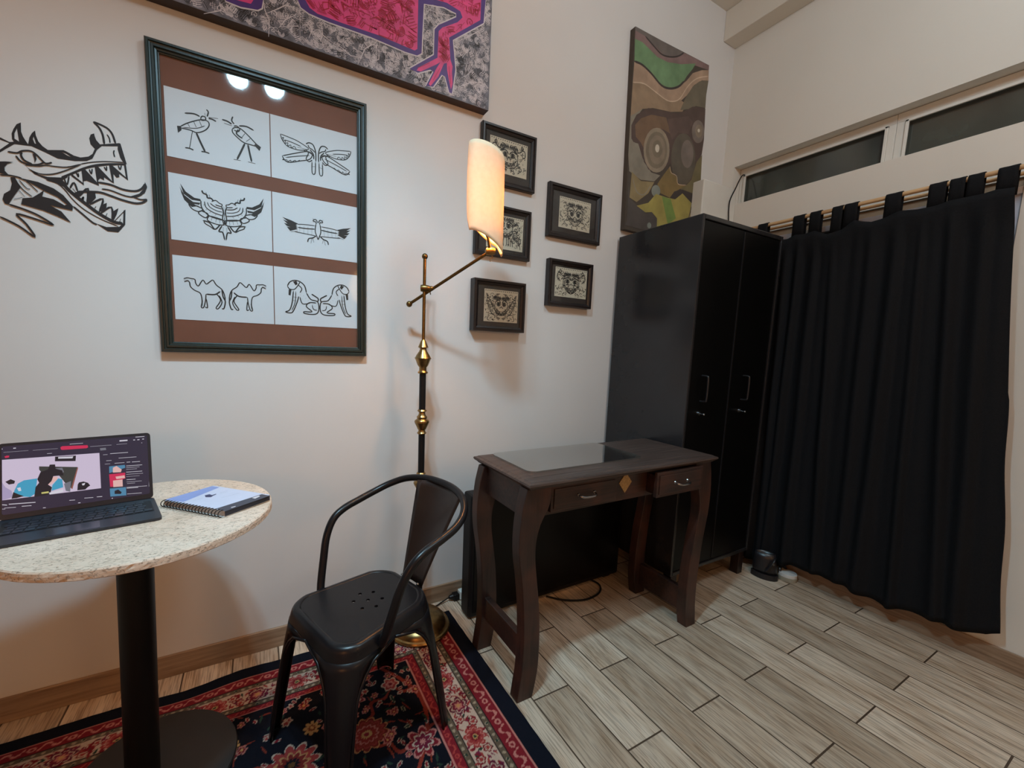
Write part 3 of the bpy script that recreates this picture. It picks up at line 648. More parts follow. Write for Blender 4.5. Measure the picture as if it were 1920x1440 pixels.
ART['abstract'] = """f;a1;0;17580,29080 21450,29140 20980,28800 20270,28530 19680,28480 18950,28660 18350,28880 17610,28890
f;a2;0;17610,28890 18350,28880 19060,28670 19790,28500 20330,28550 20980,28800 21450,29140 23720,29240 23730,28980 22540,28830 21540,28500 20320,28170 18890,28140 18070,28360 17620,28480
f;a3;0;17620,28500 18170,28530 18750,28380 19350,28220 20190,28240 21280,28490 22530,28940 22310,28590 21860,28060 21540,27570 21190,27310 20470,27020 19870,26970 18990,27290 18280,27490 17690,27460
f;a4;0;17690,27460 18280,27490 19000,27280 19870,26960 20600,27010 21310,27340 21890,27840 22340,28370 23100,28770 23730,28980 23790,28430 23180,28240 22560,27810 22000,27080 21420,26560 20810,26380 20060,26350 19320,26510 18610,26620 17680,26430
s;a0;14;17690,27450 18290,27470 19000,27280 19870,26950 20600,27020 21250,27330 21650,27720
s;a0;10;18350,28880 19070,28630 19680,28460 20330,28550 20980,28800 21450,29140
f;a5;0;17680,26430 18500,26620 19320,26510 20310,26350 20920,26440 21400,26710 22000,26610 21740,26140 20750,25850 19310,25640 18530,25370 17690,24780
f;a6;0;23790,28430 22990,28140 22440,27690 21890,26900 21540,26160 22230,26420 22850,26760 23730,26910 23700,27590
s;a7;7;17680,26430 18500,26620 19320,26510 20310,26350 20920,26450 21450,26770 22050,27610 22770,28230 23730,28650
f;a8;0;17690,24780 18530,25370 18130,24820 17790,24360 17860,23710 18160,23570 18610,23600 18940,22770 19580,22370 20320,22370 19880,21960 18810,21810 17870,22060 17720,22860
f;a9;0;17860,23710 17790,24360 18120,24970 18970,25540 20140,25730 21250,25920 21860,26180 22590,26660 23740,26870 23860,25170 23780,24310 23430,23810 23050,22630 22150,22190 21430,22620 21100,23190 20060,22470 19330,22470 18800,22960 18380,23620 18040,23570
f;b1;0;18180,23870 18060,24440 18470,24880 19240,25280 20430,25460 20900,24730 20260,24800 19670,24680 19010,24160 18860,23440 18600,23680
f;b2;0;20560,25420 22280,26050 22710,25850 22410,25120 21510,24970 21060,24450 20760,24850
f;b3;0;20920,23860 20920,23550 20850,23240 20710,22960 20510,22720 20270,22550 20000,22450 19720,22430 19460,22490 19230,22620 19040,22820 18910,23070 18840,23360 18840,23660 18910,23950 19040,24220 19230,24460 19460,24630 19720,24740 19990,24780 20260,24730 20500,24610 20700,24410 20850,24160
f;b4;0;20730,23820 20730,23560 20670,23310 20550,23080 20390,22880 20190,22740 19980,22650 19750,22640 19530,22680 19340,22790 19190,22960 19080,23170 19020,23400 19020,23650 19080,23890 19190,24120 19340,24310 19530,24450 19740,24540 19970,24570 20190,24530 20380,24430 20550,24260 20660,24060
f;b5;0;20560,23790 20570,23590 20520,23400 20430,23210 20310,23060 20150,22950 19980,22880 19810,22870 19640,22910 19490,22990 19370,23120 19280,23280 19240,23470 19240,23660 19280,23860 19370,24030 19490,24180 19630,24300 19800,24370 19980,24380 20150,24350 20300,24270 20430,24140 20520,23980
f;b4;0;20320,23780 20320,23660 20290,23540 20240,23430 20160,23330 20070,23270 19970,23220 19860,23220 19760,23240 19670,23290 19590,23370 19540,23470 19510,23580 19510,23700 19540,23820 19590,23930 19660,24020 19750,24090 19850,24130 19960,24140 20060,24120 20160,24070 20230,23990 20290,23890
f;b6;0;20070,23750 20070,23700 20060,23640 20040,23590 20010,23550 19970,23520 19930,23510 19890,23500 19850,23510 19810,23540 19780,23570 19750,23620 19740,23670 19740,23720 19750,23780 19770,23830 19800,23870 19840,23900 19880,23910 19930,23920 19970,23910 20010,23880 20040,23850 20060,23800
f;b7;0;23230,23930 23250,23550 23190,23190 23050,22860 22860,22580 22620,22380 22340,22280 22060,22270 21780,22350 21540,22530 21330,22780 21190,23090 21110,23430 21100,23790 21150,24140 21280,24460 21460,24730 21690,24930 21960,25040 22230,25070 22510,25000 22760,24840 22980,24590 23140,24280
f;b8;0;23010,24170 23020,23970 23000,23770 22930,23590 22830,23440 22710,23340 22570,23280 22420,23270 22280,23320 22150,23410 22040,23550 21960,23720 21920,23900 21910,24100 21940,24290 22000,24470 22100,24620 22220,24720 22350,24780 22500,24790 22640,24750 22770,24660 22880,24530 22970,24360
f;b8;0;23820,25610 23820,25450 23790,25280 23720,25130 23620,25000 23490,24900 23340,24850 23200,24830 23050,24860 22920,24930 22810,25030 22740,25170 22690,25320 22690,25480 22720,25640 22790,25790 22890,25920 23020,26020 23160,26080 23310,26100 23450,26070 23580,26010 23690,25900 23770,25770
f;b5;0;23640,25590 23640,25500 23620,25400 23580,25310 23520,25240 23450,25180 23370,25150 23280,25140 23200,25160 23130,25200 23060,25260 23020,25330 22990,25420 22990,25520 23010,25610 23050,25700 23110,25770 23180,25830 23260,25860 23350,25870 23430,25860 23500,25820 23570,25760 23610,25680
f;b6;0;23420,25570 23420,25540 23410,25520 23400,25490 23380,25470 23350,25450 23320,25440 23300,25440 23270,25440 23240,25450 23220,25470 23210,25490 23200,25510 23200,25540 23210,25560 23220,25590 23240,25610 23270,25620 23300,25630 23320,25640 23350,25630 23380,25630 23400,25610 23410,25590
f;c1;0;20560,22430 21060,23020 21300,22670 21700,22590 21880,22220 22550,22260 21680,21770 21280,21340 20440,21440 20130,21860
f;c2;0;22550,22260 23030,22710 23360,23790 23810,24320 23960,21970 23010,21950 22040,22010
s;a7;5;21060,23020 21190,22720 21690,22630 21880,22240 22610,22320
f;c3;0;18070,22070 18820,21750 19880,21920 19470,21240 18600,20600 18030,20730
s;a8;8;18180,21750 18540,21140 19130,21100 19610,21670
f;c5;0;20420,21550 20420,21470 20390,21390 20340,21310 20270,21250 20190,21200 20100,21170 20000,21160 19910,21170 19830,21210 19760,21260 19720,21330 19700,21410 19700,21490 19730,21570 19780,21650 19840,21710 19930,21760 20020,21790 20110,21800 20210,21790 20290,21750 20350,21700 20400,21630
f;c4;0;17830,22430 17960,19550 17850,19260 19470,19230 20230,19520 20260,20030 19860,20300 19480,20130 18680,20420 18030,20730
f;d1;0;18620,20410 19530,20740 20080,21320 21090,21310 21740,21350 22340,21800 23220,21440 23130,20610 22170,20110 20300,19460 20230,20100 19860,20300 19360,20190
f;d2;0;20580,21300 21350,21290 21940,20320 21270,19870
f;a0;0;21280,21360 21610,21770 22310,22010 23960,21970 23970,21630 23220,21420 22340,21800 21730,21370
f;d3;0;23950,21790 23370,21340 23130,20610 23210,20540 24090,20950
s;a0;8;23940,21810 23340,21350 23090,20560
f;c4;0;20230,19520 20230,20100 20330,20040 20370,19470
f;c5;0;19900,19580 19900,19530 19890,19490 19870,19460 19840,19430 19800,19400 19750,19390 19710,19390 19670,19400 19630,19420 19600,19450 19580,19480 19570,19520 19570,19560 19580,19600 19600,19640 19640,19670 19670,19690 19720,19710 19760,19710 19800,19700 19840,19680 19870,19650 19890,19620"""
ART['screen'] = """f;p1;0;-3133,1452 -2852,1445 -1078,1393 -1071,451 -2855,472 -3133,469
f;p2;0;-3133,926 -2854,899 -2768,777 -2668,674 -2640,519 -2855,472 -3133,469
f;dg;0;-2200,1197 -1503,1077 -1638,553 -1733,683 -1795,807 -1950,1103 -2155,1023 -2201,1119
f;gy;0;-1950,1103 -1790,1102 -1760,983 -1873,944
f;dk;0;-1914,1405 -1530,1381 -1541,1239 -1919,1285
f;w;0;-1858,1386 -1580,1367 -1598,1318 -1859,1345
f;cy;0;-2624,666 -2565,827 -2461,892 -2234,902 -2269,535 -2360,465 -2640,540
f;dk;0;-2669,482 -2639,636 -2552,566 -2464,507 -2582,482
f;w;0;-2580,722 -2521,733 -2507,644 -2551,642
f;sk;0;-2051,716 -1954,901 -1874,888 -1892,801 -2020,693
f;dk;0;-2292,452 -2267,688 -2205,787 -2234,880 -2178,1049 -2045,1095 -2012,1214 -1917,1205 -1911,1097 -1791,1034 -1769,905 -1953,912 -1987,794 -2051,716 -1981,637 -2015,465
f;cy;0;-1973,691 -1867,842 -1795,807 -1780,601 -1990,549
f;w;0;-2038,509 -1784,557 -1782,484 -2023,462
f;ye;0;-2169,543 -2041,548 -2041,503 -2165,504
f;dk;0;-1513,622 -1487,675 -1403,684 -1319,635 -1278,558 -1330,521 -1374,471 -1524,475
f;w;0;-1437,632 -1370,643 -1388,589 -1422,583
f;br;0;-1638,553 -1515,1061 -1495,1058 -1614,521
f;dk;0;-2768,905 -2681,955 -2608,900 -2623,838 -2711,831
f;gy;0;-1765,689 -1634,734 -1656,465 -1736,503
f;pk;0;-1813,1633 -1780,1657 -1304,1629 -1293,1571 -1323,1550 -1782,1560 -1806,1575
f;pk;0;-2780,1521 -2743,1538 -2700,1532 -2707,1490 -2765,1482
f;tb;0;-894,1003 -572,997 -566,918 -896,824
f;sk;0;-820,956 -747,993 -641,881 -661,811 -824,825
f;pk;0;-901,789 -574,785 -576,628 -631,613 -638,421 -889,454
f;sk;0;-827,610 -635,609 -634,421 -827,436
f;sk;0;-774,708 -591,715 -579,640 -758,639
f;tb;0;-898,408 -569,390 -569,169 -893,195
f;dk;0;-804,332 -731,354 -661,270 -681,226 -806,249
f;gy;0;-1063,1519 -947,1517 -940,1455 -1056,1453
f;w;0;-2851,1794 -2764,1794 -2764,1787 -2851,1788
f;w;0;-2742,1788 -2536,1787 -2536,1780 -2742,1782
f;w;0;-2794,1627 -2379,1621 -2379,1617 -2794,1623
f;w;0;-2303,1616 -1862,1609 -1862,1605 -2303,1612
f;w;0;-1253,1587 -829,1580 -829,1575 -1253,1582
f;w;0;-728,1583 -506,1580 -506,1575 -728,1578
f;w;0;-1640,1699 -1388,1696 -1388,1687 -1640,1689
f;w;0;-863,1350 -495,1339 -496,1327 -863,1338
f;w;0;-694,1205 -321,1191 -321,1181 -695,1195
f;w;0;-948,1167 -841,1163 -841,1153 -949,1158
f;w;0;-781,1076 -579,1067 -580,1057 -781,1066
f;w;0;-533,1071 -458,1068 -458,1055 -533,1059
f;w;0;-421,1062 -250,1055 -250,1042 -421,1050
f;w;0;-545,970 -206,953 -206,941 -546,958
f;w;0;-547,919 -265,904 -265,897 -547,911
f;w;0;-549,870 -324,858 -324,851 -549,863
f;w;0;-551,800 -212,780 -213,768 -552,788
f;w;0;-553,737 -196,715 -196,708 -554,730
f;w;0;-549,593 -363,580 -363,568 -550,581
f;w;0;-551,530 -232,507 -233,500 -552,523
f;w;0;-557,366 -315,346 -315,332 -557,352
f;w;0;-556,387 -123,353 -124,343 -557,378
f;w;0;-553,206 -245,179 -246,169 -554,197
f;w;0;-2995,377 -2742,353 -2742,336 -2995,360
f;w;0;-2713,368 -2271,327 -2271,310 -2713,351
f;w;0;-2785,288 -2598,270 -2598,260 -2785,278
f;w;0;-2503,274 -2340,258 -2340,245 -2503,261
f;w;0;-2856,272 -2771,263 -2771,253 -2856,261
f;w;0;-1676,254 -1570,244 -1570,232 -1676,242
f;w;0;-1396,258 -1227,242 -1227,231 -1396,246
f;w;0;-1158,245 -1054,236 -1054,222 -1158,232
f;w;0;-660,1689 -493,1687 -494,1652 -662,1654
f;w;0;-370,1674 -332,1674 -333,1654 -371,1654
f;w;0;-284,1673 -236,1672 -237,1652 -285,1652
f;w;0;-177,1679 -138,1678 -139,1658 -178,1658
f;w;0;-320,1749 -126,1748 -127,1733 -320,1734
f;w;0;-201,1571 -182,1571 -182,1558 -201,1559
f;w;0;-2633,1716 -2588,1715 -2588,1695 -2633,1696
f;w;0;-2844,1719 -2808,1718 -2808,1701 -2844,1701
f;w;0;-2498,1780 -2474,1780 -2474,1762 -2498,1763
f;w;0;-2055,1503 -1968,1501 -1968,1492 -2055,1494
f;w;0;-2143,163 -2097,158 -2097,145 -2144,150
f;w;0;-1514,160 -1471,156 -1472,140 -1515,145
f;w;0;-866,152 -845,150 -846,131 -867,133
f;w;0;-80,471 -68,470 -74,322 -86,323
f;w;0;-544,485 -376,473 -376,466 -544,478
f;w;0;-556,675 -274,657 -275,652 -556,670
f;w;0;-1006,1335 -917,1332 -917,1325 -1006,1327
f;w;0;-978,1079 -871,1074 -871,1067 -978,1072"""
ART['notebook'] = """f;nb;0;-2380,-3890 -1320,-3070 -30,-4380 -1040,-5160
f;bl;0;-2350,-3870 -1320,-3070 -1120,-3280 -1870,-4240
f;nv;0;-1430,-3880 -1320,-3830 -1210,-3990 -1260,-4110 -1390,-4060
f;nv;0;-1250,-3930 -1160,-3860 -1150,-3920 -1210,-4000
s;nv;3;-1080,-3820 -890,-3700
s;nv;3;-1010,-4280 -570,-4040
s;nv;3;-1650,-4240 -1450,-4090
s;nv;2;-1060,-3910 -880,-3800
f;gr;0;-1070,-5100 -10,-4380 190,-4610 -850,-5390
f;w;0;-260,-4600 -80,-4470 -60,-4550 -180,-4700
f;w;0;-740,-5140 -630,-5090 -630,-5140 -720,-5190"""

# ================================================================== SETTING
WX, CZ = 2.647, 3.29
X0, Y0 = -2.6, -4.2
struct(MB().box(X0, WX+0.3, Y0, 0.12, -0.08, 0).obj('floor', m_floor))
struct(MB().box(X0, WX+0.3, Y0, 0.12, CZ, CZ+0.1).obj('ceiling', m_ceil))
struct(MB().box(X0, WX+0.3, 0, 0.12, 0, CZ).obj('wall_back', m_wall))
struct(MB().box(X0-0.1, X0, Y0, 0.12, 0, CZ).obj('wall_left', m_wallW))
struct(MB().box(X0, WX+0.3, Y0-0.1, Y0, 0, CZ).obj('wall_front', m_wallW))
b = MB()   # right wall with a high band window and a door opening behind the curtain
WT = 0.2
b.box(WX, WX+WT, Y0, 0.0, 2.405, CZ)
b.box(WX, WX+WT, -0.072, 0.0, 0, 2.405)
b.box(WX, WX+WT, Y0, -2.6, 0, 2.405)
b.box(WX, WX+WT, -2.6, -0.072, 1.965, 2.176)
b.box(WX, WX+WT, -2.6, -1.24, 0, 1.965)
b.box(WX, WX+WT, -0.30, -0.072, 0, 1.965)
b.box(WX, WX+WT, -1.24, -0.30, 0, 0.5)
struct(b.obj('wall_right', m_wallR))
struct(MB().box(X0, WX, -0.011, 0, 0, 0.082).obj('baseboard_back', m_skirt, bevel=0.002))
struct(MB().box(WX-0.011, WX, Y0, -0.011, 0, 0.082).obj('baseboard_right', m_skirty, bevel=0.002))
struct(MB().box(2.528, WX, Y0, 0, 3.122, CZ).obj('trim_1', m_ceil, bevel=0.004))     # beam along the right wall
struct(MB().box(2.325, WX, -0.10, 0, 1.2, 2.262).obj('trim_2', m_white, bevel=0.006))  # boxed pipe in the corner above the wardrobe
# high band windows
m_night = glass('night_glass', 0.06, (0.5, 0.5, 0.5, 1), 0.1, 0.5, rgb(92, 98, 92))
m_outside = mat('outside_dark', rgb(60, 66, 62), 0.8, var=0.5, scale=3)
def band_window(name, y0, y1, fy0, fy1):
    g = MB(); x0, x1 = 2.715, 2.755
    z0, z1 = 2.178, 2.403
    # fixed outer frame
    g.box(x0, x1, y0, y1, 2.362, z1); g.box(x0, x1, y0, y1, z0, 2.19)
    g.box(x0, x1, y0, fy0, 2.19, 2.362); g.box(x0, x1, fy1, y1, 2.19, 2.362)
    # slim inner bead
    g.box(x0-0.008, x0+0.002, fy0, fy0+0.012, 2.19, 2.362); g.box(x0-0.008, x0+0.002, fy1-0.012, fy1, 2.19, 2.362)
    g.box(x0-0.008, x0+0.002, fy0, fy1, 2.352, 2.364)
    o = struct(g.obj(name, m_white, bevel=0.0015))
    MB().box(2.735, 2.739, fy0, fy1, 2.185, 2.366).obj('window_pane', m_night, o)
    return o
band_window('window_1', -0.805, -0.074, -0.777, -0.098)
band_window('window_2', -1.70, -0.806, -1.66, -0.838)
band_window('window_3', -2.598, -1.701, -2.57, -1.73)
# sliding door frame behind the curtain
g = MB(); m_alu = mat('pale_aluminium', rgb(214, 220, 234), 0.4, 0.0, var=0.05)
g.box(2.66, 2.70, -1.238, -0.302, 1.930, 1.963, 1); g.box(2.649, 2.70, -1.238, -0.302, 1.902, 1.930, 0); g.box(2.66, 2.70, -1.238, -1.20, 0.5, 1.905, 0)
g.box(2.66, 2.70, -0.34, -0.302, 0.5, 1.905, 0); g.box(2.66, 2.70, -1.2, -0.34, 0.5, 0.54, 0); g.box(2.665, 2.695, -0.79, -0.75, 0.54, 1.905, 0)
dw = struct(g.obj('window_4', [m_alu, mat('brown_lintel', rgb(150, 130, 108), 0.6)], bevel=0.002))
MB().box(2.678, 2.682, -1.2, -0.34, 0.54, 1.905).obj('window_pane', m_night, dw)

# ================================================================== RUG
def make_rug():
    x0, x1, y0, y1 = -0.98, 0.753, -1.55, -0.107
    nx, ny = 560, 470
    xs = np.linspace(x0, x1, nx); ys = np.linspace(y0, y1, ny)
    X, Y = np.meshgrid(xs, ys)
    rng = random.Random(11)
    dr = x1 - X; dl = X - x0; db = (y1 - Y)*1.32; df = (Y - y0)*1.32
    side_x = np.minimum(dr, dl) < np.minimum(db, df)
    d = np.minimum(np.minimum(dr, dl), np.minimum(db, df)); t = np.where(side_x, Y, X)
    C = np.zeros((ny, nx, 3)); 
    def lin(r, g_, b_): return np.array(rgb(r, g_, b_)[:3])
    navy, red, cream, pink, rose, brown, green, gold, dark = lin(15, 20, 32), lin(118, 26, 38), lin(182, 162, 146), lin(180, 116, 108), lin(146, 54, 52), lin(92, 80, 66), lin(38, 58, 48), lin(190, 150, 96), lin(24, 20, 28)
    def put(mask, col): C[mask] = col
    put(d >= 0, navy)
    put((d > .062) & (d <= .066), pink)
    put((d > .066) & (d <= .112), red)
    put((d > .112) & (d <= .138), brown)
    put((d > .138) & (d <= .222), cream)
    put((d > .222) & (d <= .243), brown)
    put((d > .243) & (d <= .272), red)
    put((d > .272) & (d <= .276), pink)
    put(d > .276, lin(16, 18, 28))
    # little zigzag florets in the red guards
    def guard(c, hw, per, col, amp):
        ph = (t/per) % 1.0
        z = c + amp*np.sign(np.sin(ph*4*np.pi))*np.abs(np.sin(ph*4*np.pi))**0.5
        put((np.abs(d - z) < hw) & (np.abs(ph-0.5) < 0.34), col)
        r = np.hypot((ph - 0.0)*per, d-c); r2 = np.hypot((ph-1.0)*per, d-c); rr = np.minimum(r, r2)
        put(rr < hw*2.2, col); put(rr < hw*1.0, red)
    guard(.089, .005, .088, pink, .010)
    guard(.258, .0035, .075, rose*1.2, .006)
    for c in (.125, .232):
        ph = (t/.022) % 1.0; put((np.hypot((ph-.5)*.022, d-c) < .0055), lin(150, 138, 118)); put(np.abs(d-c-.011) < .0018, dark); put(np.abs(d-c+.011) < .0018, dark)
        ph = (t/.066) % 1.0; put((np.hypot((ph-.5)*.066, d-c) < .0045), green)
    # cream border: large rosettes, vines and leaves
    def disc(cx, cy, r, lobes, cols, rot=0, depth=.18, sq=1.0):
        i0, i1 = np.searchsorted(xs, [cx-r*1.4, cx+r*1.4]); j0, j1 = np.searchsorted(ys, [cy-r*1.4, cy+r*1.4])
        if i1 <= i0 or j1 <= j0: return
        xx = X[j0:j1, i0:i1]-cx; yy = (Y[j0:j1, i0:i1]-cy)/sq
        a = np.arctan2(yy, xx)+rot; rr = np.hypot(xx, yy)
        R = r*(1-depth+depth*np.abs(np.cos(a*lobes/2))*1.3)
        sub = C[j0:j1, i0:i1]
        for f, c in cols: sub[rr < R*f] = c
    def leaf(cx, cy, L_, W_, ang, col, edge=None):
        r = L_; i0, i1 = np.searchsorted(xs, [cx-r, cx+r]); j0, j1 = np.searchsorted(ys, [cy-r, cy+r])
        if i1 <= i0 or j1 <= j0: return
        xx = X[j0:j1, i0:i1]-cx; yy = Y[j0:j1, i0:i1]-cy
        u = xx*math.cos(ang)+yy*math.sin(ang); v = -xx*math.sin(ang)+yy*math.cos(ang)
        q = (u/L_)**2; ww = W_*np.clip(1-q, 0, 1)
        sub = C[j0:j1, i0:i1]
        if edge is not None: sub[(np.abs(v) < ww+.0022) & (q < 1)] = edge
        sub[(np.abs(v) < ww) & (q < .9)] = col
    def bpos(side, s, dd):     # point in the border at distance dd from the edge
        return (x1-dd, s) if side == 0 else (s, y1-dd/1.32)
    for side, lo, hi in ((0, y0+.2, y1-.11), (1, x0+.16, x1-.16)):
        s = hi; k = 0
        sq = 1.0 if side == 0 else 0.8
        while s > lo:
            c = bpos(side, s, .18)
            for q in range(36):
                a = bpos(side, s+rng.uniform(-.07, .07), .18+rng.uniform(-.036, .036))
                leaf(*a, rng.uniform(.007, .014), rng.uniform(.002, .0045), rng.uniform(0, 3.14), rng.choice([red, rose, lin(110, 34, 62), red]))
            for q in range(4):
                a = bpos(side, s-.055+rng.uniform(-.012, .012), .18+rng.uniform(-.03, .03)); leaf(*a, .010, .0038, rng.uniform(0, 3.14), green)
            if k % 2 == 0: disc(*c, .036, 8, [(1.0, rose), (.82, pink), (.72, rose), (.45, red), (.26, gold*.8), (.14, green)], .3, .25, sq)
            else: disc(*c, .034, 6, [(1.0, lin(92, 30, 52)), (.78, cream), (.68, lin(112, 34, 56)), (.42, pink), (.22, gold)], .8, .3, sq)
            for dd in (-.05, .05):
                c2 = bpos(side, s+dd, .18+(.018 if k % 2 else -.018)); disc(*c2, .015, 5, [(1, red), (.7, cream), (.45, rose)], k, .3, sq)
            s -= .125; k += 1
    # field: vines, palmettes, sprays
    F = d > .276
    keep = C[~F].copy()
    for q in range(12):
        ax, ay, R0 = rng.uniform(-.9, .45), rng.uniform(-1.3, -.35), rng.uniform(.10, .2)
        dd = np.abs(np.hypot(X-ax, Y-ay)-R0-.012*np.sin(9*np.arctan2(Y-ay, X-ax)))
        put(dd < .0062, lin(122, 44, 34))
    # scrolling vine through the corner by the chair
    vy = .28-.10*np.sin((Y+.30)*7.0)
    put(np.abs(X-vy-.09) < .007, lin(128, 46, 36))
    spots = [(.27, -.56, .068, 0), (.055, -.56, .075, 1), (.39, -.40, .030, 2), (.26, -.41, .036, 3), (.12, -.46, .024, 4), (.14, -.70, .028, 4), (.42, -.66, .050, 3), (.36, -.84, .045, 1), (.02, -.72, .03, 4), (-.10, -.62, .055, 5),
             (-.10, -.42, .02, 4), (.21, -.86, .05, 3), (-.20, -.78, .06, 0), (.05, -.95, .07, 1), (-.45, -.62, .06, 0), (-.62, -.42, .05, 3), (-.55, -.95, .07, 1), (.3, -1.1, .06, 0), (-.3, -1.15, .05, 3), (-.75, -.75, .05, 5), (-.27, -.5, .05, 5)]
    for (cx, cy, r, kind) in spots:
        ol = cream*.92
        if kind == 0: disc(cx, cy, r, 13, [(1.0, gold*.55+rose*.3), (.93, lin(104, 34, 30)), (.80, rose*.8), (.70, lin(116, 40, 32)), (.55, pink*.75), (.47, lin(122, 38, 34)), (.25, gold*.7), (.12, red)], .3, .18, .85)
        if kind == 1: disc(cx, cy, r, 11, [(1.0, ol), (.92, rose*.95), (.62, gold*.6+rose*.3), (.52, lin(110, 34, 30)), (.30, dark), (.14, lin(92, 60, 34))], .1, .3, .85)
        if kind == 2: disc(cx, cy, r, 6, [(1.0, ol), (.8, rose), (.5, pink), (.25, red)], .2, .25)
        if kind == 3: disc(cx, cy, r, 7, [(1.0, pink), (.86, red), (.62, cream), (.5, lin(104, 26, 48)), (.2, pink)], .5, .4)
        if kind == 4: disc(cx, cy, r, 8, [(1.0, gold*.9), (.5, lin(122, 66, 40)), (.25, gold)], .2, .35)
        if kind == 5: disc(cx, cy, r, 6, [(1.0, cream*.8), (.9, lin(124, 34, 36)), (.55, green), (.4, rose)], .9, .35, .6)
    for q in range(1250):
        cx, cy = rng.uniform(x0+.28, x1-.28), rng.uniform(y0+.2, y1-.21)
        if any(math.hypot(cx-s_[0], cy-s_[1]) < s_[2]*1.02 for s_ in spots): continue
        k = rng.random()
        if k < .28: leaf(cx, cy, rng.uniform(.010, .018), .004, rng.uniform(0, 3.14), green, lin(150, 140, 120) if rng.random() < .3 else None)
        elif k < .55: leaf(cx, cy, rng.uniform(.008, .013), .0035, rng.uniform(0, 3.14), red, cream*.85)
        elif k < .72: disc(cx, cy, rng.uniform(.008, .014), 5, [(1, cream*.9), (.62, rose)], rng.random()*3, .35)
        elif k < .85: disc(cx, cy, rng.uniform(.010, .018), 6, [(1, pink*.9), (.66, red), (.3, gold)], rng.random()*3, .35)
        else: leaf(cx, cy, rng.uniform(.014, .026), .0028, rng.uniform(0, 3.14), lin(120, 48, 36))
    C[~F] = keep
    C = C*.86+C.mean(2)[:, :, None]*.04*np.array([1.1, 1, .9]); C *= (0.84+0.16*np.random.RandomState(2).rand(ny, nx))[:, :, None]
    # gentle ripple along the back edge, and a slight lift of the nap
    Z = 0.008 + 0.0006*np.sin(X*90)*np.sin(Y*80)
    edge = np.exp(-((y1-Y)/.09)**2)
    Z = Z + 0.005*edge*np.exp(-((X+.10)/.10)**2)
    Yw = Y + edge*(0.010*np.exp(-((X+.06)/.12)**2) - 0.010*np.exp(-((X+.27)/.10)**2) + .004*np.sin(X*11))
    V = np.stack([X, Yw, Z], -1).reshape(-1, 3)
    idx = np.arange(nx*ny).reshape(ny, nx)
    Fq = np.stack([idx[:-1, :-1], idx[:-1, 1:], idx[1:, 1:], idx[1:, :-1]], -1).reshape(-1, 4)
    # rim down to the floor
    rim = np.concatenate([idx[0, :], idx[1:, -1], idx[-1, -2::-1], idx[-2:0:-1, 0]])
    Vb = V[rim].copy(); Vb[:, 2] = 0.0005
    n0 = len(V); k = len(rim); ar = np.arange(k)
    Fr = np.stack([rim, n0+ar, n0+(ar+1) % k, rim[(ar+1) % k]], -1)
    Vall = np.concatenate([V, Vb]); Fall = np.concatenate([Fq, Fr])
    me = bpy.data.meshes.new('area_rug')
    me.vertices.add(len(Vall)); me.vertices.foreach_set('co', Vall.astype(np.float32).ravel())
    me.loops.add(len(Fall)*4); me.loops.foreach_set('vertex_index', Fall.astype(np.int32).ravel())
    me.polygons.add(len(Fall)); me.polygons.foreach_set('loop_start', (np.arange(len(Fall))*4).astype(np.int32))
    try: me.polygons.foreach_set('loop_total', np.full(len(Fall), 4, np.int32))
    except Exception: pass
    me.update(); me.validate()
    ca = me.color_attributes.new('pattern', 'FLOAT_COLOR', 'POINT')
    cols = np.ones((len(Vall), 4), np.float32); cols[:n0, :3] = C.reshape(-1, 3); cols[n0:, :3] = navy
    ca.data.foreach_set('color', cols.ravel())
    m, n, l, p = nt('rug_wool')
    at_ = n.new('ShaderNodeAttribute'); at_.attribute_name = 'pattern'; l.new(at_.outputs['Color'], p.inputs['Base Color'])
    p.inputs['Roughness'].default_value = 0.95; p.inputs['Specular IOR Level'].default_value = 0.1
    tc = n.new('ShaderNodeTexCoord'); nz = n.new('ShaderNodeTexNoise'); nz.inputs['Scale'].default_value = 500; l.new(tc.outputs['Object'], nz.inputs['Vector'])
    bu = n.new('ShaderNodeBump'); bu.inputs['Strength'].default_value = 0.5; bu.inputs['Distance'].default_value = 0.002
    l.new(nz.outputs['Fac'], bu.inputs['Height']); l.new(bu.outputs['Normal'], p.inputs['Normal'])
    me.materials.append(m)
    o = bpy.data.objects.new('area_rug', me); COL.objects.link(o)
    tag(o, 'dark red and navy oriental rug with floral pattern under the chair and round table', 'rug')
make_rug()

# ================================================================== WALL ART
YW = 0.0
def on_wall(y): return lambda x, z, d: (x, y-d, z)
art.unit = 0.00041
mb = MB(); art(mb, ART['dragon'], on_wall(-0.0004), {'k': 0})
tag(mb.obj('wall_mural', m_ink, recalc=False), 'black line mural of an open-jawed horned dragon head painted on the wall', 'mural')

def frame_mb(x0, x1, z0, z1, wd, prof):
    # prof: list of (inward fraction 0..1, distance from wall), swept around the rectangle with mitred corners
    g = MB(); pts = []
    for t, y in prof:
        i = t*wd; pts.append([(x0+i, -y, z0+i), (x1-i, -y, z0+i), (x1-i, -y, z1-i), (x0+i, -y, z1-i)])
    for a in range(len(pts)-1):
        for k in range(4):
            g.add([pts[a][k], pts[a][(k+1) % 4], pts[a+1][(k+1) % 4], pts[a+1][k]], [(0, 1, 2, 3)], 0)
    return g

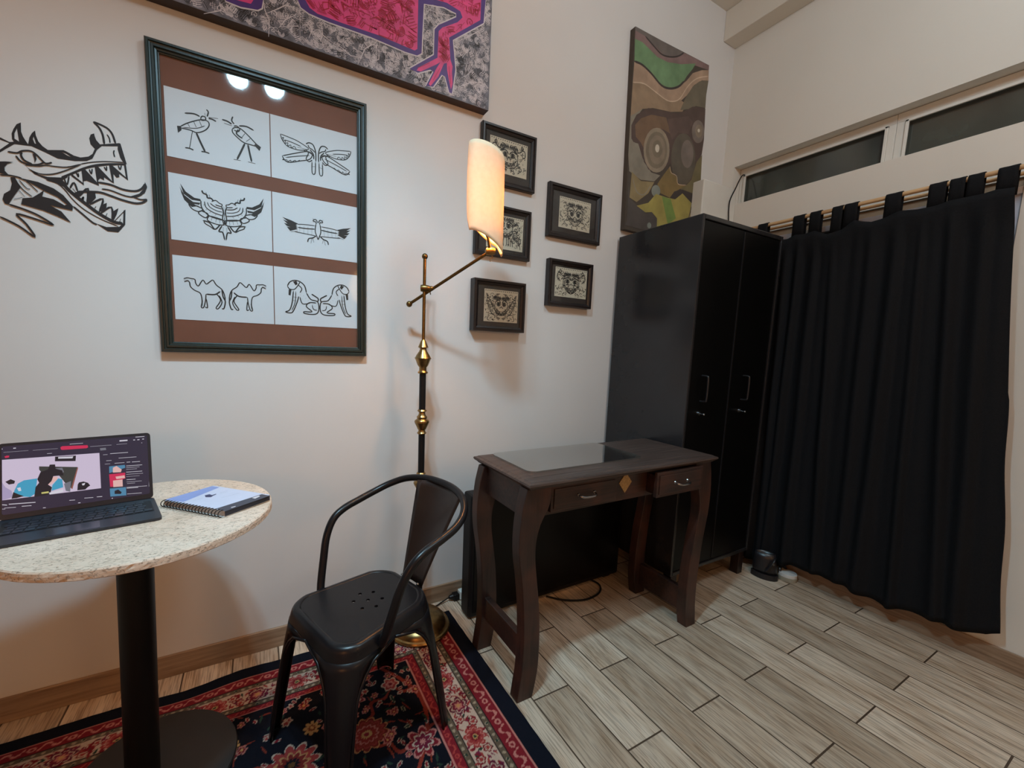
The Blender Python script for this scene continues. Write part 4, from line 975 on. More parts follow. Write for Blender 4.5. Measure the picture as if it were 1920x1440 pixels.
# large green frame with six prints
fr = thing('picture_frame', 'large dark green frame holding six animal drawings on a brown mount', 'picture', (0.056, -0.001, 1.66))
m_gframe = wood('green_frame_wood', rgb(20, 34, 32), rgb(28, 45, 42), rgb(24, 38, 36), 'z', 0.35)
x0, x1, z0, z1 = -0.283, 0.389, 1.180, 2.140
frame_mb(x0, x1, z0, z1, 0.034, [(0, .001), (0, .022), (.12, .027), (.28, .027), (.32, .023), (.42, .022), (.48, .026), (.66, .026), (.72, .020), (.86, .019), (.92, .015), (1.0, .014), (1.0, .006)]).obj('frame', m_gframe, fr)
MB().box(x0+.02, x1-.02, -.008, -.001, z0+.02, z1-.02).obj('mount_board', mat('brown_mount', rgb(118, 72, 56), 0.7, var=0.08, scale=9), fr)
names = [['birds', 'griffins'], ['eagle', 'doublebird'], ['camels', 'lions']]
lab = [['sheet with two long legged wading birds', 'sheet with two griffins back to back'], ['sheet with a large spread winged eagle', 'sheet with a two headed eagle'], ['sheet with two camels', 'sheet with two seated spotted lions']]
art.unit = 0.00058
for j in range(3):
    for i in range(2):
        px = -0.242 + i*.300; pz = 2.0177 - j*.259
        g = MB().box(px, px+.297, -.0095, -.0085, pz-.21, pz)
        art(g, ART[names[j][i]], on_wall(-0.0095), {'k': 1}, 0.0002, 0.00001)
        o = g.obj('print_sheet', [m_paper, m_ink], fr, recalc=False); o['label'] = lab[j][i]
MB().box(x0+.026, x1-.026, -.0135, -.0125, z0+.026, z1-.026).obj('glass_pane', m_glass, fr)

# five small black frames
m_sframe = wood('dark_frame_wood', rgb(20, 14, 15), rgb(34, 25, 25), rgb(26, 19, 20), 'x', 0.35)
m_mount = mat('black_mount', rgb(50, 43, 41), 0.7)
def scribble_face(g, px0, px1, pz0, pz1, seed, style, y):
    rng = random.Random(seed); W = px1-px0; H = pz1-pz0; cx = (px0+px1)/2
    lay = [0]
    def S_(pts, w_=0.0011, mirror=True, mi=1):
        w_ = w_*1.9
        for sgn in ((1, -1) if mirror else (1,)):
            q = smooth_path([(cx+sgn*p[0]*W, 0, pz0+p[1]*H) for p in pts], 4) if len(pts) > 2 else [Vector((cx+sgn*p[0]*W, 0, pz0+p[1]*H)) for p in pts]
            lay[0] += 1; vs = []; n_ = len(q)
            for i, p in enumerate(q):
                t = q[min(i+1, n_-1)]-q[max(i-1, 0)]
                if t.length < 1e-9: t = Vector((1, 0, 0))
                t.normalize(); nn = Vector((-t.z, 0, t.x)); e = w_/2*(.3 if i in (0, n_-1) else 1)
                for s2 in (1, -1):
                    a = p+nn*e*s2; vs.append((a.x, y-.0002-lay[0]*.000003, a.z))
            g.add(vs, [(2*i, 2*i+1, 2*i+3, 2*i+2) for i in range(n_-1)], mi)
    def E_(x, z, rx, rz, w_=.0011, mirror=True):
        S_([(x+rx*math.cos(a*math.pi/6), z+rz*math.sin(a*math.pi/6)) for a in range(13)], w_, mirror)
    k = 17
    for i in range(k):     # punched holes along the top edge
        hx = px0+W*(i+.7)/(k+.4); s_ = .0022
        g.add([(hx-s_, y-.0002, pz1-.006-s_), (hx+s_, y-.0002, pz1-.006-s_), (hx+s_, y-.0002, pz1-.006+s_), (hx-s_, y-.0002, pz1-.006+s_)], [(0, 1, 2, 3)], 1)
    hx, hz = {0: (.25, .48), 1: (.22, .62), 2: (.22, .46), 3: (.25, .48), 4: (.26, .45)}[style]
    hw, hh = {0: (.24, .30), 1: (.20, .26), 2: (.19, .26), 3: (.24, .30), 4: (.27, .32)}[style]
    # head outline, jaw to brow
    if style in (3, 4):
        S_([(0, .12), (.1, .18), (.2, .32), (.25, .5), (.22, .68), (.12, .76), (.05, .68), (0, .58)], .002); S_([(0, .17), (.1, .23), (.18, .36), (.21, .5), (.19, .64)], .0012)
    else:
        S_([(0, hz-hh), (hw*.7, hz-hh*.75), (hw, hz-.05), (hw*.9, hz+hh*.6), (hw*.4, hz+hh)], .002)
    ez = hz+(.10 if style != 3 else .02)
    E_(hw*.42, ez, .055, .06, .0016); E_(hw*.42, ez, .03, .035, .0022); E_(hw*.42, ez, .012, .015, .003)
    S_([(.02, ez+.04), (hw*.4, ez+.12), (hw*.85, ez+.07)], .0024)
    S_([(0, ez-.06), (.03, ez-.12), (.06, ez-.1)], .0018)
    # teeth
    for i in range(5):
        tx = .015+i*.035; tz = hz-.15-(.0 if i % 2 else .02)+i*i*.004
        S_([(tx-.014, tz), (tx, tz-.06), (tx+.014, tz)], .0016)
        S_([(tx-.014, tz-.09), (tx, tz-.04), (tx+.014, tz-.09)], .0014)
    S_([(0, hz-.14), (hw*.5, hz-.12), (hw*.9, hz-.02)], .0018)
    if style == 2:     # big pointed ears
        S_([(.22, .42), (.30, .62), (.40, .74), (.42, .66), (.38, .5), (.30, .3), (.2, .2)], .002); S_([(.24, .45), (.31, .58), (.375, .66), (.36, .52), (.28, .35)], .0014)
    if style == 0 or style == 4:   # curling horns
        S_([(.20, .70), (.30, .74), (.38, .86), (.34, .92), (.33, .82), (.42, .80), (.44, .64), (.36, .58)], .0024)
    if style == 1:
        for i in range(7): S_([(.16+.01*i, .55-.03*i), (.28+.02*i, .60-.07*i), (.36+.012*i, .56-.085*i)], .0018)
        S_([(.1, .8), (.2, .72), (.34, .82), (.34, .70)], .002)
        for i in range(4): S_([(.03+.05*i, .38), (.05+.05*i, .22), (.03+.06*i, .10)], .002)
    # crest, fur and filigree
    for i in range(9):
        a = .01+i*.025; S_([(a, hz+hh*.8), (a+.01, hz+hh+.06+.03*(i % 2)), (a+.028, hz+hh*.8)], .0014)
    for i in range(80):
        a = rng.uniform(.05, .46); c_ = rng.uniform(.06, .86)
        inside = abs(a) < hw*.9 and abs(c_-hz) < hh*.8
        if inside and rng.random() < .4: continue
        L_ = rng.uniform(.03, .09); an = rng.uniform(0, 6.28); cv = rng.uniform(-1.6, 1.6)
        pts = [(a, c_)]
        for s_ in range(3):
            pts.append((min(.48, max(.0, pts[-1][0]+L_*.5*math.cos(an+cv*s_))), min(.88, max(.04, pts[-1][1]+L_*.6*math.sin(an+cv*s_)))))
        S_(pts, rng.uniform(.0007, .0019))
    for i in range(40):
        a = rng.uniform(.02, hw*.9); c_ = hz+rng.uniform(-.8, .7)*hh; S_([(a, c_), (a+rng.uniform(.01, .03), c_-rng.uniform(.02, .05))], .0009)
smalls = [ # x0,x1,z0,z1 frame; paper x0,x1,z0,z1; depth; style; label; mount?
 (.893, 1.183, 1.972, 2.222, .938, 1.140, 2.030, 2.178, .026, 0, 'uppermost small black frame, horned monster drawing, just below the graffiti painting'),
 (.872, 1.172, 1.655, 1.885, .935, 1.135, 1.695, 1.845, .026, 1, 'small black frame partly hidden behind the glowing lamp shade'),
 (.867, 1.146, 1.310, 1.545, .925, 1.110, 1.355, 1.503, .045, 2, 'small black frame with big-eared monster drawing, lowest on the left under the lamp arm'),
 (1.272, 1.616, 1.794, 2.050, 1.345, 1.550, 1.850, 1.998, .026, 3, 'largest of the small black frames, heart-shaped face drawing, upper right beside the abstract painting'),
 (1.288, 1.575, 1.457, 1.688, 1.335, 1.545, 1.507, 1.653, .035, 4, 'small black frame with dense winged face drawing, lower right near the wardrobe')]
for q, (a, b_, c, d_, p0, p1, r0, r1, dep, sty, label) in enumerate(smalls):
    t = thing('small_picture_frame', label, 'picture', ((a+b_)/2, -.001, (c+d_)/2), 'small black framed monster drawings')
    wd = .024 if sty != 3 else .030
    frame_mb(a, b_, c, d_, wd, [(0, .001), (0, dep-.004), (.1, dep), (.45, dep), (.6, dep-.006), (.95, dep-.010), (1, dep-.011), (1, dep-.016)]).obj('frame', m_sframe, t)
    MB().box(a+.015, b_-.015, -(dep-.016), -.001, c+.015, d_-.015).obj('mount_board', m_mount, t)
    g = MB().box(p0, p1, -(dep-.0148), -(dep-.0158), r0, r1); scribble_face(g, p0, p1, r0, r1, 40+q, sty, -(dep-.0148))
    g.obj('drawing', [m_cream, m_ink], t, recalc=False)
    MB().box(a+wd-.003, b_-wd+.003, -(dep-.0115), -(dep-.0125), c+wd-.003, d_-wd+.003).obj('glass_pane', m_glass, t)

# graffiti painting
def maze(name, dark, light, scale, mid, thr=0.5, fr=26.0, wob=16.0):
    m, n, l, p = nt(name)
    tc = n.new('ShaderNodeTexCoord'); vo = n.new('ShaderNodeTexVoronoi'); vo.inputs['Scale'].default_value = scale
    l.new(tc.outputs['Object'], vo.inputs['Vector'])
    sp = n.new('ShaderNodeSeparateXYZ'); l.new(tc.outputs['Object'], sp.inputs[0]); sc_ = n.new('ShaderNodeSeparateColor'); l.new(vo.outputs['Color'], sc_.inputs[0])
    def mt(op, a, b=None):
        k = n.new('ShaderNodeMath'); k.operation = op
        for i, v in enumerate((a, b)):
            if v is None: continue
            if isinstance(v, (int, float)): k.inputs[i].default_value = v
            else: l.new(v, k.inputs[i])
        return k.outputs[0]
    an = mt('MULTIPLY', sc_.outputs[0], 6.283)
    nz = n.new('ShaderNodeTexNoise'); nz.inputs['Scale'].default_value = scale*1.4; nz.inputs['Detail'].default_value = 2; l.new(tc.outputs['Object'], nz.inputs['Vector'])
    pr = mt('ADD', mt('MULTIPLY', sp.outputs[0], mt('COSINE', an)), mt('MULTIPLY', sp.outputs[2], mt('SINE', an)))
    rad = mt('MULTIPLY', vo.outputs['Distance'], 1.0/scale)
    sel = mt('GREATER_THAN', sc_.outputs[1], 0.8)
    coord = mt('ADD', mt('MULTIPLY', pr, mt('SUBTRACT', 1.0, sel)), mt('MULTIPLY', rad, sel))
    ph = mt('ADD', mt('MULTIPLY', coord, fr*scale), mt('MULTIPLY', nz.outputs['Fac'], wob))
    wv = mt('ADD', mt('MULTIPLY', mt('SINE', ph), 0.5), 0.5)
    r = n.new('ShaderNodeValToRGB'); e = r.color_ramp.elements
    e[0].position = thr-.22; e[0].color = dark; e[1].position = thr+.22; e[1].color = light
    k = r.color_ramp.elements.new(thr); k.color = mid
    l.new(wv, r.inputs['Fac']); l.new(r.outputs['Color'], p.inputs['Base Color']); p.inputs['Roughness'].default_value = 0.55
    return m
m_hatch = maze('ink_hatching', rgb(64, 64, 76), rgb(214, 214, 222), 22, rgb(150, 150, 160), .42, 48.0, 18.0)
m_pink = maze('pink_scribble', rgb(160, 22, 46), rgb(204, 56, 116), 15, rgb(196, 44, 96), .22, 32.0, 22.0)
m_purple = mat('purple_paint', rgb(74, 48, 128), 0.5, var=0.12, scale=20)
m_wline = mat('white_line_paint', rgb(206, 204, 212), 0.5); m_rline = mat('red_line_paint', rgb(160, 16, 40), 0.5)
art.unit = 0.00066
m_grey = mat('grey_wash', rgb(104, 106, 118), 0.55, var=0.5, scale=40)
m_pinkb = mat('pink_paint', rgb(214, 66, 136), 0.5, var=0.12, scale=25)
g = MB().box(-.62, .906, -.045, -.001, 2.253, 3.2)
g.mi[2] = 1
rng = random.Random(21)
def ribbon(pts, w_, mi, d):
    n_ = len(pts); vs = []
    for i, p in enumerate(pts):
        a, c = pts[max(i-1, 0)], pts[min(i+1, n_-1)]; tx, tz = c[0]-a[0], c[1]-a[1]; L_ = math.hypot(tx, tz) or 1
        nx_, nz_ = -tz/L_*w_/2, tx/L_*w_/2; vs += [(p[0]+nx_, -.045-d, p[1]+nz_), (p[0]-nx_, -.045-d, p[1]-nz_)]
    g.add(vs, [(2*i, 2*i+1, 2*i+3, 2*i+2) for i in range(n_-1)], mi)
def doodle(cx, cz, S, mi, w_, d, ok):
    k = rng.random(); an = rng.uniform(0, 3.14); ca, sa = math.cos(an), math.sin(an); L = []
    if k < .38:      # hatching
        n_ = rng.randint(5, 9)
        for i in range(n_): o_ = (i/(n_-1)-.5)*S*1.3; h_ = S*rng.uniform(.35, .7); L.append([(o_, -h_), (o_+rng.uniform(-.1, .1)*S, 0), (o_, h_)])
    elif k < .62:    # nested arcs
        for i in range(4): r_ = S*(.2+.17*i); a0 = rng.uniform(0, 1); L.append([(r_*math.cos(a0+q*.55), r_*math.sin(a0+q*.55)) for q in range(9)])
    elif k < .80:    # zigzag
        for o_ in (-.25, .25): L.append([((q/6-.5)*S*1.4, (o_+(.22 if q % 2 else -.22))*S) for q in range(7)])
    elif k < .9:     # nested triangles
        for f_ in (1, .6): L.append([(S*.6*f_*math.cos(q*2.094), S*.6*f_*math.sin(q*2.094)) for q in range(4)])
    else:            # spiral
        L.append([(S*.05*q*math.cos(q*.75), S*.05*q*math.sin(q*.75)) for q in range(13)])
    for pl_ in L:
        P_ = [(cx+x*ca-z*sa, cz+x*sa+z*ca) for x, z in pl_]
        if all(ok(*p) for p in P_): ribbon(P_, w_*rng.uniform(.7, 1.3), mi, d)
inpaint = lambda x, z: -.60 < x < .902 and 2.257 < z < 2.80
q = 0
for ps in (0.030, 0.024):
    for ix in range(int(1.2/ps)):
        for iz in range(int(.55/ps)):
            cx = -.3+(ix+.5)*ps+rng.uniform(-.3, .3)*ps; cz = 2.257+(iz+.5)*ps+rng.uniform(-.3, .3)*ps
            if cz > 2.34+(cx+.24)*.40+.06 or cx > .9: continue
            q += 1; doodle(cx, cz, ps*.72, 4 if rng.random() < .8 else 6, .0017, .0002+q*2e-7, inpaint)
art(g, ART['graffiti'], on_wall(-0.045), {'pu': 2, 'pi': 3, 'wh': 4, 'rd': 5}, .0008, .00002, smooth=False)
pinks = [[tuple(int(c)/1e4 for c in q.split(',')) for q in ln.split(';')[3].split('|')[0].split()] for ln in ART['graffiti'].split('\n') if ln.startswith('f;pi')]
def inside(x, z):
    for poly in pinks:
        c = False; j = len(poly)-1
        for i in range(len(poly)):
            if (poly[i][1] > z) != (poly[j][1] > z) and x < (poly[j][0]-poly[i][0])*(z-poly[i][1])/(poly[j][1]-poly[i][1])+poly[i][0]: c = not c
            j = i
        if c: return True
    return False
ps = .036
for ix in range(int(1.05/ps)):
    for iz in range(int(.45/ps)):
        cx = -.15+(ix+.5)*ps+rng.uniform(-.25, .25)*ps; cz = 2.3+(iz+.5)*ps+rng.uniform(-.25, .25)*ps
        if not inside(cx, cz) or cz > 2.34+(cx+.24)*.40+.06: continue
        doodle(cx, cz, ps*.8, 5, .0021, .0026, inside)
o = g.obj('graffiti_painting', [mat('canvas_side', rgb(58, 44, 38), 0.6), m_grey, m_purple, m_pinkb, m_wline, m_rline, m_ink], recalc=False)
tag(o, 'large graffiti painting of a pink and purple figure over black and white doodles', 'painting')

# abstract painting
cols = {'a0': (46, 38, 36), 'a1': (88, 80, 76), 'a2': (112, 86, 84), 'a3': (86, 122, 80), 'a4': (144, 116, 92), 'a5': (126, 102, 76), 'a6': (88, 80, 62), 'a7': (172, 146, 120), 'a8': (112, 106, 92), 'a9': (66, 48, 42), 'b1': (96, 70, 48), 'b2': (76, 56, 50), 'b3': (122, 108, 88), 'b4': (100, 88, 70), 'b5': (112, 98, 80), 'b6': (176, 166, 148), 'b7': (74, 66, 54), 'b8': (98, 86, 78), 'b5x': (0, 0, 0), 'c1': (112, 90, 44), 'c2': (94, 84, 50), 'c3': (118, 102, 64), 'c4': (62, 56, 54), 'c5': (104, 112, 104), 'd1': (140, 128, 54), 'd2': (96, 124, 48), 'd3': (136, 120, 78)}
keys = list(cols); mats = [mat('abstract_edge', rgb(70, 62, 54), 0.6)] + [mat('oil_'+k, rgb(*[min(255, (c*.8+sum(cols[k])/3*.2)*1.14+6) for c in cols[k]]), 0.5, var=0.18, scale=14) for k in keys]
g = MB().prism([(1.756, 2.905), (1.783, 1.905), (2.376, 1.90), (2.370, 2.924)], lambda q: (q[0], -.030, q[1]), lambda q: (q[0], -.001, q[1]))
art.unit = 0.0008
art(g, ART['abstract'], on_wall(-0.030), {k: i+1 for i, k in enumerate(keys)}, .0002, .00003)
tag(g.obj('abstract_painting', mats, recalc=False), 'tall narrow abstract painting in green, tan and brown swirls above the wardrobe', 'painting')

# ================================================================== FLOOR LAMP
t = thing('floor_lamp', 'brass floor lamp with black sleeves, swing arm and glowing parchment shade', 'lamp', (.588, -.15, .009))
LX, LY = .588, -.148
MB().lathe([(.001, 0), (.134, 0), (.136, .006), (.132, .012), (.124, .014), (.121, .022), (.112, .034), (.085, .048), (.05, .056), (.028, .062), (.018, .075), (.022, .085), (.016, .095), (.013, .11), (.001, .11)], (LX, LY, .012), 48).obj('base', m_brass, t)
pole = MB()
pole.lathe([(.001, 0), (.014, 0), (.014, .50), (.001, .50)], (LX, LY, .12), 24); pole.obj('sleeve', m_black, t)
def knuckle(z0, z1):
    h = z1-z0; pr_ = [(.001, 0), (.017, 0), (.020, .04), (.015, .10), (.014, .16), (.018, .20), (.020, .26), (.029, .44), (.031, .50), (.029, .56), (.020, .62), (.022, .70), (.014, .80), (.013, .88), (.020, .94), (.016, 1), (.001, 1)]
    MB().lathe([(r, q*h) for r, q in pr_], (LX, LY, z0), 32).obj('brass_collar', m_brass, t)
def sleeve(z0, z1): MB().lathe([(.001, 0), (.0135, 0), (.0135, z1-z0), (.001, z1-z0)], (LX, LY, z0), 24).obj('sleeve', m_black, t)
knuckle(.612, .705); sleeve(.700, .875); knuckle(.868, .970); sleeve(.965, 1.140)
MB().lathe([(.001, 0), (.019, 0), (.021, .005), (.015, .012), (.015, .025), (.022, .034), (.028, .050), (.030, .055), (.034, .062), (.030, .068), (.027, .074), (.016, .090), (.013, .100), (.021, .106), (.019, .110), (.012, .128), (.007, .136), (.001, .136)], (LX, LY, 1.118), 32).obj('brass_collar', m_brass, t)
p = MB(); p.tube([(LX, LY, 1.24), (LX+.001, LY+.002, 1.575)], .0065, 12); p.ball((LX+.001, LY+.002, 1.580), .012); p.obj('pole', m_brassd, t)
J = Vector((.592, -.150, 1.457)); A0 = Vector((.547, -.088, 1.397)); A1 = Vector((.772, -.345, 1.588))
p = MB(); p.tube([A0, A1], .006, 12); p.ball(A0, .0125); p.obj('arm', m_brassd, t)
p = MB(); dx = Vector((.88, -.47, 0)).normalized()
p.tube([J-dx*.018, J-dx*.006, J+dx*.012, J+dx*.02], [.013, .015, .012, .009], 16); p.ball(J+dx*.024, .010); p.tube([J+dx*.018+Vector((0, 0, -.006)), J+dx*.021+Vector((0, 0, -.024))], .002, 8); p.obj('joint', m_brassd, t)
p = MB(); p.tube([A1-dx*.014, A1-dx*.004, A1+dx*.012, A1+dx*.02], [.013, .015, .014, .010], 16); p.ball(A1-dx*.006, .013)
p.tube(smooth_path([A1+Vector((.004, 0, -.010)), A1+Vector((.01, -.004, -.022)), A1+Vector((0, -.002, -.028)), A1+Vector((.002, 0, -.038))]), .0012, 6)
p.obj('shade_joint', m_brass, t)
p = MB(); p.tube([A1, Vector((.755, -.358, 1.63)), Vector((.738, -.370, 1.645)), Vector((.738, -.370, 1.655))], .0055, 10); p.lathe([(.001, 0), (.013, 0), (.015, .012), (.015, .042), (.001, .042)], (.738, -.370, 1.650), 20)
p.obj('bulb_holder', m_brassd, t)
m_bulb, n, l, pb = nt('warm_bulb')
eb = n.new('ShaderNodeEmission'); eb.inputs[0].default_value = (1.0, .62, .28, 1); eb.inputs[1].default_value = 5.0
tb = n.new('ShaderNodeBsdfTransparent'); mb_ = n.new('ShaderNodeMixShader'); mb_.inputs[0].default_value = .25
l.new(tb.outputs[0], mb_.inputs[1]); l.new(eb.outputs[0], mb_.inputs[2]); l.new(mb_.outputs[0], n['Material Output'].inputs[0])
MB().lathe([(.001, 0), (.012, 0), (.014, .012), (.024, .035), (.027, .05), (.022, .068), (.010, .077), (.001, .079)], (.738, -.370, 1.690), 24).obj('bulb', m_bulb, t)
# parchment sheet, bulging towards the room and open at the back
m_shade, n, l, pb = nt('parchment')
for x in list(n):
    if x.type == 'BSDF_PRINCIPLED': n.remove(x)
tr = n.new('ShaderNodeBsdfTranslucent'); df = n.new('ShaderNodeBsdfDiffuse'); mx = n.new('ShaderNodeMixShader'); mx.inputs[0].default_value = .125
tcs = n.new('ShaderNodeTexCoord'); nz = n.new('ShaderNodeTexNoise'); nz.inputs['Scale'].default_value = 60; l.new(tcs.outputs['Object'], nz.inputs[0])
rr = n.new('ShaderNodeValToRGB'); rr.color_ramp.elements[0].color = (.76, .60, .40, 1); rr.color_ramp.elements[1].color = (.84, .70, .50, 1); l.new(nz.outputs['Fac'], rr.inputs[0])
l.new(rr.outputs[0], tr.inputs[0]); l.new(rr.outputs[0], df.inputs[0]); l.new(df.outputs[0], mx.inputs[1]); l.new(tr.outputs[0], mx.inputs[2]); l.new(mx.outputs[0], n['Material Output'].inputs[0])
p = MB(); nu, nv = 56, 20; c0 = Vector((.735, -.372, 0)); ch = Vector((.985, .17, 0)).normalized(); nb_ = Vector((.17, -.985, 0)).normalized()
vs = []
for i in range(nu):
    th = 2*math.pi*i/nu; a = math.cos(th)
    off = ch*(a*.074) + nb_*(.042*math.sin(th)*(1 if math.sin(th) > 0 else 1.15))
    zt = 1.934 - .030*((a+1)/2)**1.6 - .010*max(0, a-.6)/.4
    zb = 1.638 - .068*((a+1)/2)**1.15
    if math.sin(th) < 0: zb += .048*min(1, -math.sin(th)*2.5)*(1-.3*a)
    for k in range(nv+1):
        z = zb+(zt-zb)*k/nv; lean = (z-1.78)*(-.02); bow = -.006*(1-((z-1.78)/.16)**2)
        q = c0+off+ch*lean+ch*(bow if a < -.5 else 0); vs.append((q.x, q.y, z))
p.add(vs, [(i*(nv+1)+k, ((i+1) % nu)*(nv+1)+k, ((i+1) % nu)*(nv+1)+k+1, i*(nv+1)+k+1) for i in range(nu) for k in range(nv)], 0, True)
o = p.obj('lamp_shade', m_shade, t, auto=False); sd = o.modifiers.new('thick', 'SOLIDIFY'); sd.thickness = .0008
l_ = lamp('warm_light', (.738, -.370, 1.752), 44.0, (1.0, .46, .17), .03)
l_.parent = t; l_.matrix_parent_inverse = Matrix.Translation(t.location).inverted()

# ================================================================== ARMCHAIR
O = Vector((.264, -.5425, 0)); fv = Vector((-.94, -.34, 0)).normalized(); sv = Vector((.34, -.94, 0)).normalized()
def W(f, s, z): q = O+fv*f+sv*s; return Vector((q.x, q.y, z))
t = thing('armchair', 'black metal armchair with curved arm rail and pierced seat, standing on the rug', 'chair', W(0, 0, .01))
cor = [(.172, .166), (-.172, .134), (-.172, -.134), (.172, -.166)]
def outline(grow, r=.064, seg=8, cr=cor):
    P_ = []
    cs_ = [(c[0]+math.copysign(1, c[0])*grow, c[1]+math.copysign(1, c[1])*grow) for c in cr]
    for i in range(4):
        a, b_, c = Vector(cs_[i-1]), Vector(cs_[i]), Vector(cs_[(i+1) % 4])
        d1 = (a-b_).normalized(); d2 = (c-b_).normalized(); rr_ = r+grow*.5
        for k in range(seg+1):
            u_ = k/seg; q0 = b_+d1*rr_; q2 = b_+d2*rr_
            P_.append(q0*(1-u_)**2+b_*2*u_*(1-u_)*.55+b_*0+q2*u_**2 + (q0+q2)*.5*(2*u_*(1-u_)*.45))
    return P_
rows = [(.4498, -.022), (.4505, -.016), (.4498, -.010), (.4472, -.0045), (.4425, -.0002), (.4350, .0028), (.424, .0055), (.412, .0085)]
bm = bmesh.new()
loops = []
for z, g_ in rows: loops.append([bm.verts.new(W(q[0], q[1], z)) for q in outline(g_)])
for a, b_ in zip(loops, loops[1:]):
    n_ = len(a)
    for k in range(n_): f = bm.faces.new((a[k], a[(k+1) % n_], b_[(k+1) % n_], b_[k])); f.smooth = True
ed = [bm.edges.get((loops[0][k], loops[0][(k+1) % n_])) for k in range(n_)]
hv = []
for (hf, hs) in [(0, 0), (.035, -.024), (.035, .024), (0, -.044), (0, .044), (-.035, -.024), (-.035, .024)]:
    ring = [bm.verts.new(W(hf-.012+.0058*math.cos(a*math.pi/5), hs+.005+.0058*math.sin(a*math.pi/5), .449)) for a in range(10)]
    for k in range(10): ed.append(bm.edges.new((ring[k], ring[(k+1) % 10])))
    low = [bm.verts.new((v.co.x, v.co.y, .443)) for v in ring]
    for k in range(10): bm.faces.new((ring[k], ring[(k+1) % 10], low[(k+1) % 10], low[k]))
bmesh.ops.triangle_fill(bm, edges=ed, use_beauty=True)
me = bpy.data.meshes.new('seat'); bm.to_mesh(me); bm.free(); me.materials.append(m_chair)
o = bpy.data.objects.new('seat', me); COL.objects.link(o); o.parent = t; o.matrix_parent_inverse = Matrix.Translation(t.location).inverted()
# legs: folded sheet, two flanges meeting on a rounded corner, arches between
feet = [(.214, .205), (-.214, .176), (-.214, -.176), (.214, -.205)]
for i in range(4):
    c_top = Vector((cor[i][0]+math.copysign(.0083, cor[i][0]), cor[i][1]+math.copysign(.0083, cor[i][1]))); c_bot = Vector(feet[i])
    nxt, prv = (i+1) % 4, (i-1) % 4
    g = MB(); vs = []; edgeA = []; edgeB = []; N_ = 16; sec = None
    for k in range(N_+1):
        h = k/N_; z = .414*(1-h)+.012*h
        c = c_top.lerp(c_bot, h)
        dA = (Vector(cor[prv])-Vector(cor[i])).normalized(); dB = (Vector(cor[nxt])-Vector(cor[i])).normalized()
        span = .5*(Vector(cor[prv])-Vector(cor[i])).length
        spanB = .5*(Vector(cor[nxt])-Vector(cor[i])).length
        base_w = .064*(1-h)+.036*h
        ar = max(0, 1-h/.30)
        wA = base_w+(span+.006-base_w)*(1-math.sqrt(max(0, 1-ar**2.0))) if ar > 0 else base_w
        wB = base_w+(spanB+.006-base_w)*(1-math.sqrt(max(0, 1-ar**2.0))) if ar > 0 else base_w
        r_ = .070*(1-h)**1.6+.020*(1-(1-h)**1.6)
        row = [c+dA*wA]
        for q in range(7):
            u_ = q/6; q0 = c+dA*r_; q2 = c+dB*r_; row.append(q0*(1-u_)**2+c*2*u_*(1-u_)*.55+q2*u_**2+(q0+q2)*.5*(2*u_*(1-u_)*.45))
        row.append(c+dB*wB)
        row3 = [W(v[0], v[1], z) for v in row]; vs += row3; edgeA.append(row3[0]); edgeB.append(row3[-1])
    m_ = 9
    g.add(vs, [(a*m_+b_, a*m_+b_+1, (a+1)*m_+b_+1, (a+1)*m_+b_) for a in range(N_) for b_ in range(m_-1)], 0, True)
    g.tube(edgeA, .0035, 6); g.tube(edgeB, .0035, 6)
    o = g.obj('leg', m_chair, t, auto=False, recalc=False); sd = o.modifiers.new('thick', 'SOLIDIFY'); sd.thickness = .0025; sd.offset = 0
rp = [(.052, .168, .425), (.045, .178, .455), (.030, .190, .520), (.012, .202, .590), (-.018, .211, .640), (-.060, .214, .665), (-.120, .215, .681), (-.180, .211, .698), (-.232, .190, .720), (-.272, .145, .742), (-.297, .075, .754), (-.303, 0, .757)]
full = rp+[(f, -s, z) for f, s, z in rp[::-1][1:]]
g = MB(); g.tube(smooth_path([W(*q) for q in full], 6), .0122, 14); g.obj('arm_rail', m_chair, t)
g = MB(); vs = []; nu, nv = 12, 14
for k in range(nv+1):
    h = k/nv; z = .440+(.755-.440)*h; hw_ = .050+(.112-.050)*h**1.1; f0 = -.186-(.118)*h**1.05
    for i in range(nu+1):
        a = -1+2*i/nu; vs.append(W(f0+.024*h*a*a+.004*a*a, a*hw_+.006+.020*h, z-.006*h*a*a))
g.add(vs, [(k*(nu+1)+i, k*(nu+1)+i+1, (k+1)*(nu+1)+i+1, (k+1)*(nu+1)+i) for k in range(nv) for i in range(nu)], 0, True)
o = g.obj('backrest', m_chairback, t, auto=False); sd = o.modifiers.new('thick', 'SOLIDIFY'); sd.thickness = .004; sd.offset = 0
for s_ in (-.035, .047): MB().lathe([(.0001, 0), (.005, .001), (.005, .004), (.0001, .006)], W(-.172, s_, .449), 12).obj('bolt', m_chrome, t)

